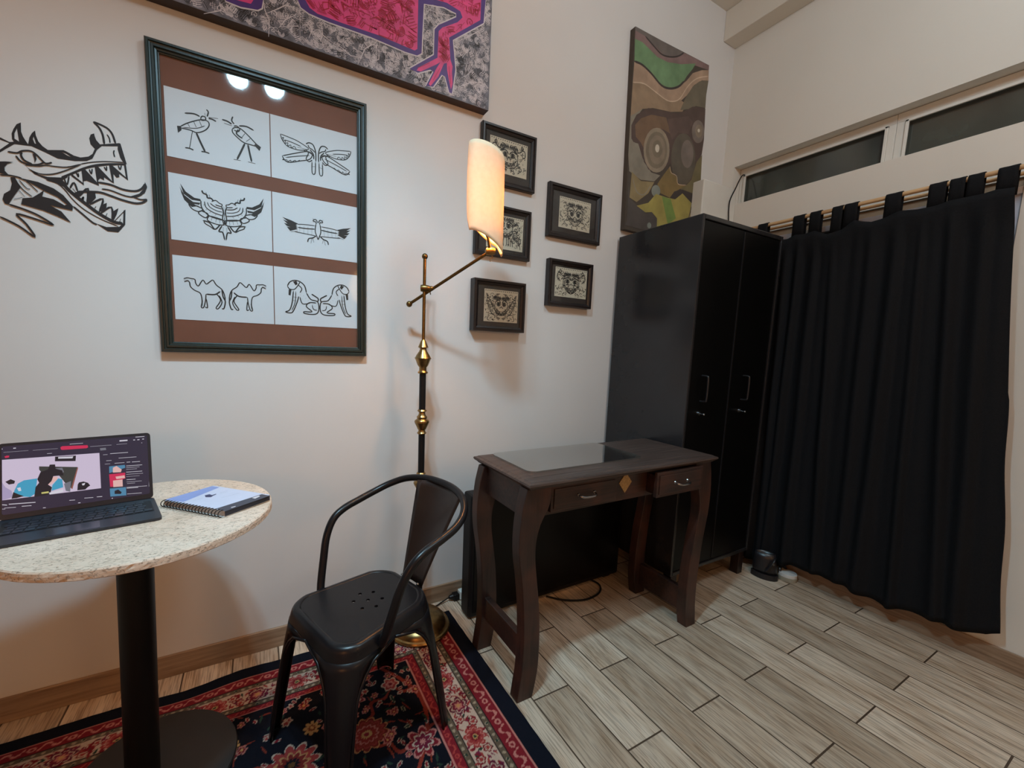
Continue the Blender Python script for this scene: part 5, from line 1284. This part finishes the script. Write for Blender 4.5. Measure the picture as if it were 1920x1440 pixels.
# ================================================================== DESK
t = thing('writing_desk', 'dark wooden writing desk with curved legs, two drawers and a diamond inlay', 'desk', (1.25, -.48, 0))
lp = [(0, .762, .828), (.06, .770, .840), (.12, .777, .847), (.23, .779, .847), (.35, .772, .837), (.45, .760, .822), (.52, .748, .812), (.58, .743, .812), (.64, .744, .826), (.70, .750, .858), (.74, .758, .866), (.772, .766, .866)]
def leg_poly():
    Lf = smooth_path([(a[1], 0, a[0]) for a in lp], 4); Rt = smooth_path([(a[2], 0, a[0]) for a in lp], 4)
    return [(p.x, p.z) for p in Lf]+[(p.x, p.z) for p in Rt[::-1]]
LPoly = leg_poly()
for side in (0, 1):
    for (ya, yb) in ((-.668, -.622), (-.382, -.338)):
        dx_ = -.008 if yb > -.4 and side == 0 else 0
        poly = [((x+dx_) if side == 0 else 2.505-x, z) for x, z in LPoly]
        if side: poly = poly[::-1]
        MB().prism(poly, lambda q: (q[0], ya, q[1]), lambda q: (q[0], yb, q[1])).obj('leg', m_deskz, t, bevel=.003)
for x in (.774, 1.704): MB().box(x, x+.024, -.64, -.36, .662, .772).obj('side_apron', m_desk, t, bevel=.002)
for x in (.783, 1.692): MB().box(x, x+.026, -.63, -.37, .135 if x < 1 else .05, .225 if x < 1 else .16).obj('stretcher', m_desk, t, bevel=.003)
fp = MB(); fp.box(1.192, 1.368, -.640, -.620, .676, .772); fp.box(.84, 1.68, -.636, -.620, .655, .676); fp.box(.84, .876, -.638, -.620, .66, .772); fp.box(1.655, 1.70, -.638, -.620, .655, .772)
fp.obj('front_apron', m_desk, t, bevel=.0015)
MB().box(.84, 1.68, -.365, -.345, .67, .772).obj('back_apron', m_desk, t)
MB().prism([(1.246, .770-.002), (1.212, .728), (1.246, .686), (1.280, .728)], lambda q: (q[0], -.6425, q[1]), lambda q: (q[0], -.6395, q[1])).obj('diamond_inlay', mat('inlay_yellow', rgb(160, 132, 84), .5, var=.35, scale=160), t)
def drawer(xa, xb, yf, za, zb):
    d = MB(); d.box(xa, xb, yf, yf+.016, za, zb); d.box(xa+.012, xb-.012, yf-.004, yf, za+.012, zb-.012)
    d.box(xa+.010, xa+.018, yf+.016, yf+.22, za+.01, zb-.015); d.box(xb-.018, xb-.010, yf+.016, yf+.22, za+.01, zb-.015); d.box(xa+.01, xb-.01, yf+.016, yf+.22, za+.008, za+.014)
    o = d.obj('drawer', m_desk, t, bevel=.003)
    cx = (xa+xb)/2; cz = (za+zb)/2+.002
    h = MB(); h.tube(smooth_path([(cx-.038, yf-.004, cz), (cx-.036, yf-.018, cz-.003), (cx-.02, yf-.026, cz-.006), (cx+.02, yf-.026, cz-.006), (cx+.036, yf-.018, cz-.003), (cx+.038, yf-.004, cz)], 4), .0038, 8)
    for s_ in (-1, 1): h.tube([(cx+s_*.038, yf-.001, cz), (cx+s_*.038, yf-.008, cz)], [.009, .006], 12)
    h.obj('drawer_handle', m_chrome, o)
drawer(.878, 1.192, -.650, .668, .764); drawer(1.370, 1.655, -.690, .662, .764)
tp = MB()
def ring_top(x0, x1, y0, y1, rows_):
    lo = []
    for ins, z in rows_: lo.append([(x0+ins, y0+ins, z), (x1-ins, y0+ins, z), (x1-ins, y1-ins, z), (x0+ins, y1-ins, z)])
    for a, b_ in zip(lo, lo[1:]):
        for k in range(4): tp.add([a[k], a[(k+1) % 4], b_[(k+1) % 4], b_[k]], [(0, 1, 2, 3)])
    tp.add(lo[0], [(3, 2, 1, 0)]); tp.add(lo[-1], [(0, 1, 2, 3)])
ring_top(.757, 1.757, -.690, -.292, [(.016, .770), (.012, .775), (.004, .780), (0, .786), (.002, .792), (.012, .795), (.016, .798), (.05, .798), (.053, .7995)])
tp.obj('desk_top', m_desktop, t, bevel=.001)
gp = [(.822, -.576)]+[(.822, -.576)]
def rr_poly(x0, x1, y0, y1, r, corners=(1, 1, 1, 1)):
    out_ = []
    for (cx, cy, a0, on) in ((x1-r, y0+r, -90, corners[1]), (x1-r, y1-r, 0, corners[2]), (x0+r, y1-r, 90, corners[3]), (x0+r, y0+r, 180, corners[0])):
        for k in range(7):
            a = math.radians(a0+15*k)
            if on: out_.append((cx+r*math.cos(a), cy+r*math.sin(a)))
            elif k == 0: out_.append((cx+(r if a0 in (-90, 0) else -r), cy+(r if a0 in (0, 90) else -r)))
    return out_
gp = rr_poly(.822, 1.392, -.598, -.318, .03)
o = MB().prism(gp, lambda q: (q[0], q[1], .8002), lambda q: (q[0], q[1], .8052)).obj('glass_sheet', m_deskglass)
tag(o, 'thin rectangular sheet of glass lying on the left half of the wooden desk', 'glass sheet')

# ================================================================== BLACK PANEL under the desk
t = thing('flat_panel', 'large flat black panel leaning upright against the wall beneath the desk', 'panel', (1.27, -.15, 0))
m_panel = mat('panel_black', (.006, .006, .007, 1), .5, spec=.25)
MB().box(.806, 1.742, -.200, -.115, .006, .585).obj('casing', m_panel, t, bevel=.012)
MB().box(.826, 1.722, -.204, -.199, .03, .56).obj('front_sheet', mat('panel_face', (.004, .004, .0045, 1), .32, spec=.2), t, bevel=.002)
for x in (.86, 1.64): MB().box(x, x+.05, -.19, -.13, 0, .008).obj('foot', m_black, t)

# ================================================================== WARDROBE
t = thing('wardrobe', 'tall black two-door metal wardrobe standing in the corner beside the curtain', 'wardrobe', (2.10, -.25, 0))
xa, xb, ya, yb, za, zb = 1.766, 2.437, -.506, -.014, .135, 1.862
g = MB(); g.box(xa, xa+.016, ya, yb, za, zb); g.box(xb-.016, xb, ya, yb, za, zb); g.box(xa+.016, xb-.016, ya, yb, zb-.022, zb); g.box(xa+.016, xb-.016, ya, yb, za, za+.02); g.box(xa+.016, xb-.016, yb-.012, yb, za+.02, zb-.022)
g.box((xa+xb)/2-.008, (xa+xb)/2+.008, ya+.02, yb-.012, za+.02, zb-.022)
g.obj('body', m_ward, t, bevel=.003)
xm = 2.103
for (da, db, hx) in ((xa+.018, xm-.003, 1.872), (xm+.003, xb-.018, 2.212)):
    d = MB().box(da, db, ya+.004, ya+.020, za+.022, zb-.024)
    o = d.obj('door', m_wdoor, t, bevel=.003)
    h = MB(); zc = 1.072; h.tube(smooth_path([(hx, ya+.004, zc+.062), (hx, ya-.022, zc+.060), (hx, ya-.028, zc+.045), (hx, ya-.028, zc-.045), (hx, ya-.022, zc-.060), (hx, ya+.004, zc-.062)], 4), .0048, 10)
    h.obj('door_handle', m_blackmetal, o)
    k = MB(); k.tube([(hx-.006, ya+.004, .952), (hx-.006, ya-.006, .952)], [.011, .009], 16); k.tube([(hx-.006, ya-.004, .952), (hx-.006, ya-.022, .950)], .0028, 8); k.ball((hx-.006, ya-.026, .950), .0055)
    k.obj('lock', m_chrome, o)
    k = MB(); k.box(db-.006, db-.001, ya+.001, ya+.005, za+.03, zb-.03); k.obj('edge_strip', m_blackmetal, o)
MB().box(xb-.001, xb+.006, -.503, -.485, 1.66, 1.71).obj('brass_block', m_brass, t, bevel=.002)  # small brass block standing for a yellowish spot at this edge
m_wleg = wood('wardrobe_leg_wood', rgb(22, 13, 10), rgb(40, 22, 16), rgb(32, 18, 14), 'z', .45)
for x in (xa+.02, xb-.065):
    for y in (ya+.01, yb-.055): MB().box(x, x+.045, y, y+.045, 0, za).obj('leg', m_wleg, t, bevel=.002)

# ================================================================== CURTAIN
t = thing('curtain', 'long black tab-top curtain hanging across the right wall', 'curtain', (2.56, -.85, .1))
m_cur = mat('black_curtain_cloth', (.0065, .0075, .0095, 1), .85, var=.25, scale=220, bump=.35, spec=.2)
topy = lambda s: -.285-.953*s
hemy = lambda s: -.300-1.090*s
hem_s = [0, .05, .12, .22, .33, .42, .52, .62, .70, .76, .80, .86, .92, .97, 1.0]
hem_z = [.03, .03, .035, .05, .090, .10, .108, .092, .090, .105, .118, .118, .124, .14, .172]
tops = [0, .08, .19, .23, .27, .32, .345, .38, .44, .49, .52, .56, .60, .66, .72, .78, .82, .92, .95, 1.0]
topz = [1.86, 1.862, 1.875, 1.892, 1.885, 1.892, 1.88, 1.862, 1.870, 1.905, 1.892, 1.880, 1.885, 1.905, 1.895, 1.895, 1.905, 1.905, 1.91, 1.905]
folds = [(.02, .05), (.10, .045), (.19, .04), (.25, .035), (.33, .045), (.41, .04), (.56, .05), (.66, .055), (.74, .035), (.83, .045), (.93, .05)]
nu, nv = 220, 60; vs = []
for i in range(nu+1):
    s = i/nu
    for k in range(nv+1):
        h = k/nv            # 0 top .. 1 hem
        zt = np.interp(s, tops, topz); zh = np.interp(s, hem_s, hem_z)+.004*math.sin(s*60)
        z = zt+(zh-zt)*h
        bend = .004*math.sin(h*5+.5)*max(0, (s-.8)/.2)+.006*math.sin(h*23)*max(0, (s-.93)/.07)*(h > .45)*.5
        y = topy(s)*(1-h)+hemy(s)*h+bend
        x = 2.570; tb_ = max(0.0, 1-h/.09); tb_ = tb_*tb_*(3-2*tb_)
        for c_, w_ in folds:
            cc = c_+.045*(h-.1)*math.sin(c_*17)-.03*h*(c_ > .5)
            x -= (.014+.016*h**.8)*math.exp(-((s-cc)/(w_*.42))**2)
        x += .004*math.sin(s*95+h*3)*(1-.5*h)+.003*math.sin(h*14+s*20)
        x = x*(1-tb_)+2.5525*tb_
        if s < .22: x -= .022*h*(1-s/.22)
        vs.append((x, y, z))
g = MB(); g.add(vs, [(i*(nv+1)+k, (i+1)*(nv+1)+k, (i+1)*(nv+1)+k+1, i*(nv+1)+k+1) for i in range(nu) for k in range(nv)], 0, True)
o = g.obj('cloth', m_cur, t, auto=False); sd = o.modifiers.new('thick', 'SOLIDIFY'); sd.thickness = .0025
RX, RZ = 2.567, 1.9795
for ya_, yb_ in [(-.304, -.358), (-.483, -.538), (-.560, -.610), (-.655, -.700), (-.705, -.758), (-.856, -.913), (-.997, -1.050), (-1.058, -1.103), (-1.108, -1.153), (-1.186, -1.238)]:
    g = MB(); prof = []
    zl = float(np.interp((-.5*(ya_+yb_)-.285)/.953, tops, topz))-.025
    for (x_, z_) in [(RX-.0115, zl), (RX-.0135, RZ-.03), (RX-.0145, RZ-.01), (RX-.0125, RZ+.004), (RX-.006, RZ+.0125), (RX+.003, RZ+.013), (RX+.0115, RZ+.006), (RX+.0135, RZ-.008), (RX+.0135, zl)]: prof.append((x_, z_))
    vs = []
    for x_, z_ in prof:
        for q in range(5): vs.append((x_+.0015*math.sin(q*2.3+z_*30), ya_+(yb_-ya_)*q/4, z_))
    g.add(vs, [(a*5+q, a*5+q+1, (a+1)*5+q+1, (a+1)*5+q) for a in range(len(prof)-1) for q in range(4)], 0, True)
    o = g.obj('tab', m_cur, t, auto=False); sd = o.modifiers.new('thick', 'SOLIDIFY'); sd.thickness = .0015
t = thing('curtain_rod', 'pale wooden curtain rod carrying the black curtain', 'curtain rod', (RX, -.8, RZ))
MB().tube([(RX, -.10, RZ), (RX, -1.55, RZ)], .0095, 16).obj('rod', m_rod, t)
for y in (-.12, -1.52): g = MB(); g.box(RX-.006, WX, y-.006, y+.006, RZ-.022, RZ-.009); g.box(WX-.006, WX, y-.015, y+.015, RZ-.05, RZ+.02); g.obj('bracket', m_brassd, t)
o = MB().tube([(2.606, -.15, 1.965), (2.606, -1.50, 1.965)], .008, 12).obj('curtain_rod', m_rod); tag(o, 'second thinner pale rod behind the curtain rod, close to the wall', 'curtain rod')
g = MB()

# ================================================================== ROUND TABLE
TC = (-.262, -.431)
t = thing('round_table', 'round travertine-topped pedestal table with black column', 'table', (TC[0], TC[1], .01))
def travertine():
    m, n, l, p = nt('travertine')
    tc = n.new('ShaderNodeTexCoord'); mp = n.new('ShaderNodeMapping'); mp.inputs['Rotation'].default_value = (0, 0, .6); mp.inputs['Scale'].default_value = (1, 2.2, 1.6); l.new(tc.outputs['Object'], mp.inputs[0])
    a = n.new('ShaderNodeTexNoise'); a.inputs['Scale'].default_value = 105; a.inputs['Detail'].default_value = 6; a.inputs['Roughness'].default_value = .62; a.inputs['Distortion'].default_value = 1.1; l.new(mp.outputs[0], a.inputs[0])
    c = n.new('ShaderNodeTexNoise'); c.inputs['Scale'].default_value = 6; c.inputs['Detail'].default_value = 4; l.new(mp.outputs[0], c.inputs[0])
    r = n.new('ShaderNodeValToRGB'); e = r.color_ramp.elements; e[0].position = .30; e[0].color = rgb(128, 112, 96); e[1].position = .47; e[1].color = rgb(224, 206, 190)
    l.new(a.outputs['Fac'], r.inputs[0])
    r2 = n.new('ShaderNodeValToRGB'); e = r2.color_ramp.elements; e[0].position = .35; e[0].color = (.86, .82, .76, 1); e[1].position = .7; e[1].color = (1.05, 1.04, 1.02, 1); l.new(c.outputs['Fac'], r2.inputs[0])
    mu = n.new('ShaderNodeMixRGB'); mu.blend_type = 'MULTIPLY'; mu.inputs[0].default_value = 1; l.new(r.outputs[0], mu.inputs[1]); l.new(r2.outputs[0], mu.inputs[2]); l.new(mu.outputs[0], p.inputs['Base Color'])
    p.inputs['Roughness'].default_value = .55
    b2 = n.new('ShaderNodeBump'); b2.inputs['Strength'].default_value = .6; b2.inputs['Distance'].default_value = .003; l.new(r.outputs[0], b2.inputs['Height']); l.new(b2.outputs[0], p.inputs['Normal'])
    return m
m_trav = travertine()
g = MB(); rng = random.Random(4); seg = 220; vs = []; R_ = .286
prof = [(R_-.03, .750), (R_-.002, .750), (R_, .752), (R_, .757), (R_, .762), (R_-.0005, .768), (R_-.003, .771), (R_-.04, .771)]
for r_, z in prof:
    for k in range(seg):
        a = 2*math.pi*k/seg; rj = r_+(rng.uniform(-.0006, .0003) if r_ > R_-.003 else 0)-(.0018 if (r_ > R_-.004 and rng.random() < .015) else 0)
        vs.append((TC[0]+rj*math.cos(a), TC[1]+rj*math.sin(a), z))
g.add(vs, [(i*seg+k, i*seg+(k+1) % seg, (i+1)*seg+(k+1) % seg, (i+1)*seg+k) for i in range(len(prof)-1) for k in range(seg)]+[tuple(range(seg))[::-1], tuple((len(prof)-1)*seg+k for k in range(seg))], 0, False)
g.obj('table_top', m_trav, t)
g = MB(); g.tube([(TC[0]-.046, TC[1]+.0, .03), (TC[0]-.030, TC[1]+.0, .750)], .0385, 40); g.obj('column', mat('column_black', (.004, .0038, .0036, 1), .45, spec=.25), t)
g = MB(); g.lathe([(.001, 0), (.195, 0), (.197, .004), (.194, .010), (.15, .017), (.06, .022), (.001, .023)], (TC[0]-.020, TC[1]+.015, .010), 56); g.obj('base', mat('base_dark_iron', rgb(30, 27, 25), .6, var=.15, scale=14), t)

# ================================================================== TABLET COMPUTER WITH KEYBOARD
ang = math.radians(9.7); B = Vector((-.269, -.327, .780)); u = Vector((math.cos(ang), math.sin(ang), 0)); n0 = Vector((-math.sin(ang), math.cos(ang), 0)); tl = math.radians(18)
v_ = n0*math.sin(tl)+Vector((0, 0, math.cos(tl))); nn = u.cross(v_)     # nn points towards the viewer
t = thing('laptop', 'slim black tablet computer with keyboard, screen on, on the round table', 'laptop', B-u*.14)
TF = Matrix(((u.x, v_.x, nn.x, B.x), (u.y, v_.y, nn.y, B.y), (u.z, v_.z, nn.z, B.z), (0, 0, 0, 1)))
def T3(x, y, z): return TF @ Vector((x, y, z))
SW, SH = .290, .184
sp = rr_poly(-SW, 0, 0, SH, .009)
if nn.dot(Vector((0, -1.7, 1.2))-B) < 0: sgn = -1
else: sgn = 1
MB().prism(sp, lambda q: T3(q[0], q[1], -.0015*sgn), lambda q: T3(q[0], q[1], -.0085*sgn)).obj('screen_housing', mat('housing_black', (.012, .013, .018, 1), .35), t)
g = MB(); g.prism(rr_poly(-SW+.007, -.007, .012, SH-.007, .005), lambda q: T3(q[0], q[1], -.0015*sgn), lambda q: T3(q[0], q[1], -.0010*sgn))
def clip_left(data):
    return data
def scr3(x, y, d): return T3(min(max(x, -SW+.008), -.008), min(max(y, .013), SH-.008), (-.0010+d)*sgn)
sc_cols = {'dg': (58, 62, 60), 'bg': (44, 40, 62), 'p1': (214, 200, 224), 'p2': (176, 164, 200), 'dk': (26, 26, 36), 'gy': (118, 120, 132), 'w': (222, 220, 232), 'cy': (64, 166, 204), 'sk': (236, 190, 186), 'ye': (206, 200, 120), 'br': (150, 90, 80), 'pk': (214, 44, 88), 'tb': (80, 140, 176)}
sk = ['bg']+[k for k in sc_cols if k != 'bg']
g.mi = [0]*len(g.mi)
art.unit = .0005
art(g, ART['screen'], scr3, {k: i for i, k in enumerate(sk)}, .0003, .00001, smooth=False)
g.obj('screen', [emis('screen_'+k, rgb(*sc_cols[k]), .85) for k in sk], t, recalc=False)
# keyboard deck
K0 = Vector((-.222, -.4915, .7725)); dk = (Vector((-.266, -.318, .7725))-K0); dk_l = dk.length; dk.normalize()
TK = Matrix(((u.x, n0.x, 0, K0.x), (u.y, n0.y, 0, K0.y), (0, 0, 1, K0.z), (0, 0, 0, 1)))
def K3(x, y, z): return TK @ Vector((x-.0*y, y, z))
dpoly = rr_poly(-.292, 0.0, 0, .176, .010)
def shear(q): return (q[0]-.10*q[1], q[1])
MB().prism(dpoly, lambda q: K3(*shear(q), 0), lambda q: K3(*shear(q), .006)).obj('keyboard_base', mat('deck_grey', rgb(38, 42, 50), .35, var=.04), t)
MB().prism(rr_poly(-.282, -.010, .060, .150, .004), lambda q: K3(*shear(q), .0061), lambda q: K3(*shear(q), .0066)).obj('key_well', mat('key_well', rgb(20, 22, 26), .5), t)
m_key = mat('key_grey', rgb(40, 46, 54), .25, var=.05)
proto = None
for r_ in range(5):
    for c_ in range(14):
        kx = -.279+c_*.0192+(.004*r_ % .009); ky = .0635+r_*.0172
        if kx+.0160 > -.011: continue
        if proto is None:
            k_ = MB().prism(rr_poly(0, .0160, 0, .0140, .002), lambda q: TK.to_3x3() @ Vector((q[0], q[1], 0)), lambda q: TK.to_3x3() @ Vector((q[0], q[1], .0014)))
            o = k_.obj('key', m_key); proto = o
        else:
            o = proto.copy(); COL.objects.link(o)
        o.parent = t; o.matrix_parent_inverse = Matrix.Translation(t.location).inverted(); o.location = K3(kx-.10*ky, ky, .0067)
MB().prism(rr_poly(-.205, -.115, .006, .054, .003), lambda q: K3(*shear(q), .0061), lambda q: K3(*shear(q), .0064)).obj('trackpad', mat('trackpad', rgb(48, 52, 62), .2), t)

# ================================================================== NOTEBOOK
C1, C2, C3 = Vector((-.239, -.390, 0)), Vector((-.091, -.538, 0)), Vector((.019, -.451, 0)); C4 = C1+(C3-C2)
t = thing('spiral_notebook', 'spiral-bound notebook with pale blue cover and dark page block beside the laptop', 'notebook', (-.11, -.42, .772))
z0 = .7722
def quad_block(name, a, b_, c, d_, za_, zb_, m_, par, bev=0): 
    g = MB(); g.prism([(a.x, a.y), (b_.x, b_.y), (c.x, c.y), (d_.x, d_.y)], lambda q: (q[0], q[1], za_), lambda q: (q[0], q[1], zb_)); return g.obj(name, m_, par, bevel=bev)
e1 = (C4-C1).normalized(); e2 = (C2-C1).normalized()
quad_block('back_cover', C1, C2, C3, C4, z0, z0+.0012, mat('pale_card', rgb(200, 200, 196), .6), t)
ia = e1*.006
g = MB(); g.prism([((C1+ia).x, (C1+ia).y), ((C2+ia).x, (C2+ia).y), (C3.x, C3.y), (C4.x, C4.y)], lambda q: (q[0], q[1], z0+.0012), lambda q: (q[0], q[1], z0+.0150)); g.mi[5] = 1; g.obj('page_block', [mat('page_edges', rgb(170, 158, 150), .7, var=.25, scale=8, stretch=(1, 1, 260)), mat('page_edges_dark', rgb(48, 52, 66), .7, var=.3, scale=8, stretch=(1, 1, 260))], t)
g = MB(); g.prism([((C1+ia).x, (C1+ia).y), ((C2+ia).x, (C2+ia).y), (C3.x, C3.y), (C4.x, C4.y)], lambda q: (q[0], q[1], z0+.0150), lambda q: (q[0], q[1], z0+.0165))
art.unit = .0004
def nb3(x, y, d): return (x, y, z0+.0165+d)
art(g, '\n'.join(q for q in ART['notebook'].split('\n')), nb3, {'nb': 0, 'bl': 1, 'nv': 2, 'gr': 3, 'w': 4}, .0001, .00002, smooth=False)
g.obj('front_cover', [mat('cover_pale_blue', rgb(196, 204, 226), .35, var=.02), mat('cover_blue', rgb(130, 152, 208), .35, var=.1, scale=20), mat('cover_navy', rgb(44, 52, 92), .4), mat('cover_slate', rgb(52, 58, 74), .35), m_wline], t, recalc=False)
L12 = (C2-C1).length
for k in range(19):
    c = C1+e2*(.006+(L12-.012)*k/18)+e1*.002; pts = []
    for q in range(14):
        a = 2*math.pi*q/14; pts.append(c+e1*(.0095*math.cos(a))+Vector((0, 0, z0+.0092+.0088*math.sin(a)))-Vector((0, 0, c.z)))
    g = MB(); g.tube(pts, .0012, 6, closed=True); g.obj('ring', m_black, t)

# ================================================================== SHOES, CABLES
def shoe_sole(name, cx, cy, dirv, L_, Wd, z0_, z1_, mt_, par):
    d = Vector(dirv).normalized(); s_ = Vector((-d.y, d.x, 0)); poly = []
    for k in range(28):
        a = 2*math.pi*k/28; lx = math.cos(a); wy = math.sin(a); wdt = Wd*(.5+.09*lx-.06*math.cos(2*a)); q = Vector((cx, cy, 0))+d*(L_/2*lx)+s_*(wdt*wy); poly.append((q.x, q.y))
    return MB().prism(poly, lambda q: (q[0], q[1], z0_), lambda q: (q[0], q[1], z1_)).obj(name, mt_, par, bevel=.003)
m_leather = mat('black_leather', (.012, .012, .015, 1), .32)
t = thing('black_shoe', 'chunky black strapped shoe on the floor between wardrobe and curtain', 'shoe', (2.50, -.59, 0))
shoe_sole('sole', 2.487, -.580, (.45, -1, 0), .13, .07, .0, .03, m_leather, t)
g = MB(); vs = []; nu = 16; hs = [(0, .03, .82), (.02, .05, .82), (.03, .08, .80), (.035, .11, .76), (.04, .145, .70)]
d = Vector((.45, -1, 0)).normalized(); s_ = Vector((-d.y, d.x, 0))
for q, z, k in hs:
    for i in range(nu):
        a = 2*math.pi*i/nu; p_ = Vector((2.487, -.580, 0))+d*(.070*k*math.cos(a)-q*.18)+s_*(.033*k*math.sin(a)); vs.append((p_.x, p_.y, z))
g.add(vs, [(a*nu+b_, a*nu+(b_+1) % nu, (a+1)*nu+(b_+1) % nu, (a+1)*nu+b_) for a in range(len(hs)-1) for b_ in range(nu)], 0, True)
o = g.obj('upper', m_leather, t, auto=False); sd = o.modifiers.new('thick', 'SOLIDIFY'); sd.thickness = .003
g = MB(); g.tube(smooth_path([(2.452, -.600, .05), (2.470, -.625, .105), (2.505, -.615, .125), (2.515, -.575, .10)], 5), .005, 8); g.obj('strap', m_leather, t)
MB().box(2.462, 2.470, -.634, -.626, .098, .112).obj('buckle', m_chrome, t)
t = thing('sandal', 'white-soled black sandal half hidden behind the black shoe at the curtain foot', 'sandal', (2.575, -.605, 0))
m_sole = mat('white_sole', rgb(206, 208, 206), .5)
shoe_sole('sole', 2.590, -.640, (-.35, -1, 0), .115, .080, .0, .022, mat('sole_edge', rgb(150, 146, 130), .6), t)
shoe_sole('footbed', 2.590, -.640, (-.35, -1, 0), .110, .076, .022, .040, m_sole, t)
g = MB(); g.tube(smooth_path([(2.560, -.622, .030), (2.566, -.618, .052), (2.592, -.614, .060), (2.612, -.620, .052), (2.620, -.626, .030)], 5), .008, 8); g.obj('strap', m_leather, t)

g = MB(); g.tube(smooth_path([(2.712, -.100, 2.366), (2.672, -.106, 2.345), (2.620, -.108, 2.262), (2.580, -.107, 2.190), (2.575, -.107, 2.130), (2.585, -.107, 2.060), (2.59, -.112, 1.94), (2.52, -.16, 1.868)], 6), .0035, 8)
o = g.obj('cable', m_black); tag(o, 'thin black cable running from the high window down behind the wardrobe', 'cable')
g = MB(); g.tube(smooth_path([(1.545, -.195, .012), (1.560, -.240, .008), (1.530, -.285, .006), (1.470, -.310, .006), (1.390, -.312, .006), (1.300, -.270, .006), (1.240, -.206, .006)], 6), .0048, 8)
o = g.obj('cable', m_black); tag(o, 'loop of black cable on the floor in front of the black panel under the desk', 'cable')
g = MB(); g.tube(smooth_path([(.62, -.03, .015), (.70, -.045, .006), (.745, -.035, .010), (.785, -.028, .020)], 6), .0032, 8)
cord_mb = g
t = thing('power_plug', 'black power plug with thin cord in a white socket on the floor by the skirting', 'plug', (.815, -.03, 0))
cord_mb.obj('cord', m_black, t)
g = MB(); g.tube([(.785, -.028, .020), (.800, -.029, .020), (.822, -.030, .020)], [.007, .013, .015], 12); g.box(.806, .836, -.046, -.014, .004, .034); g.obj('plug_body', m_black, t, bevel=.003)
MB().box(.837, .885, -.050, -.016, .004, .046).obj('socket', m_white, t, bevel=.004)
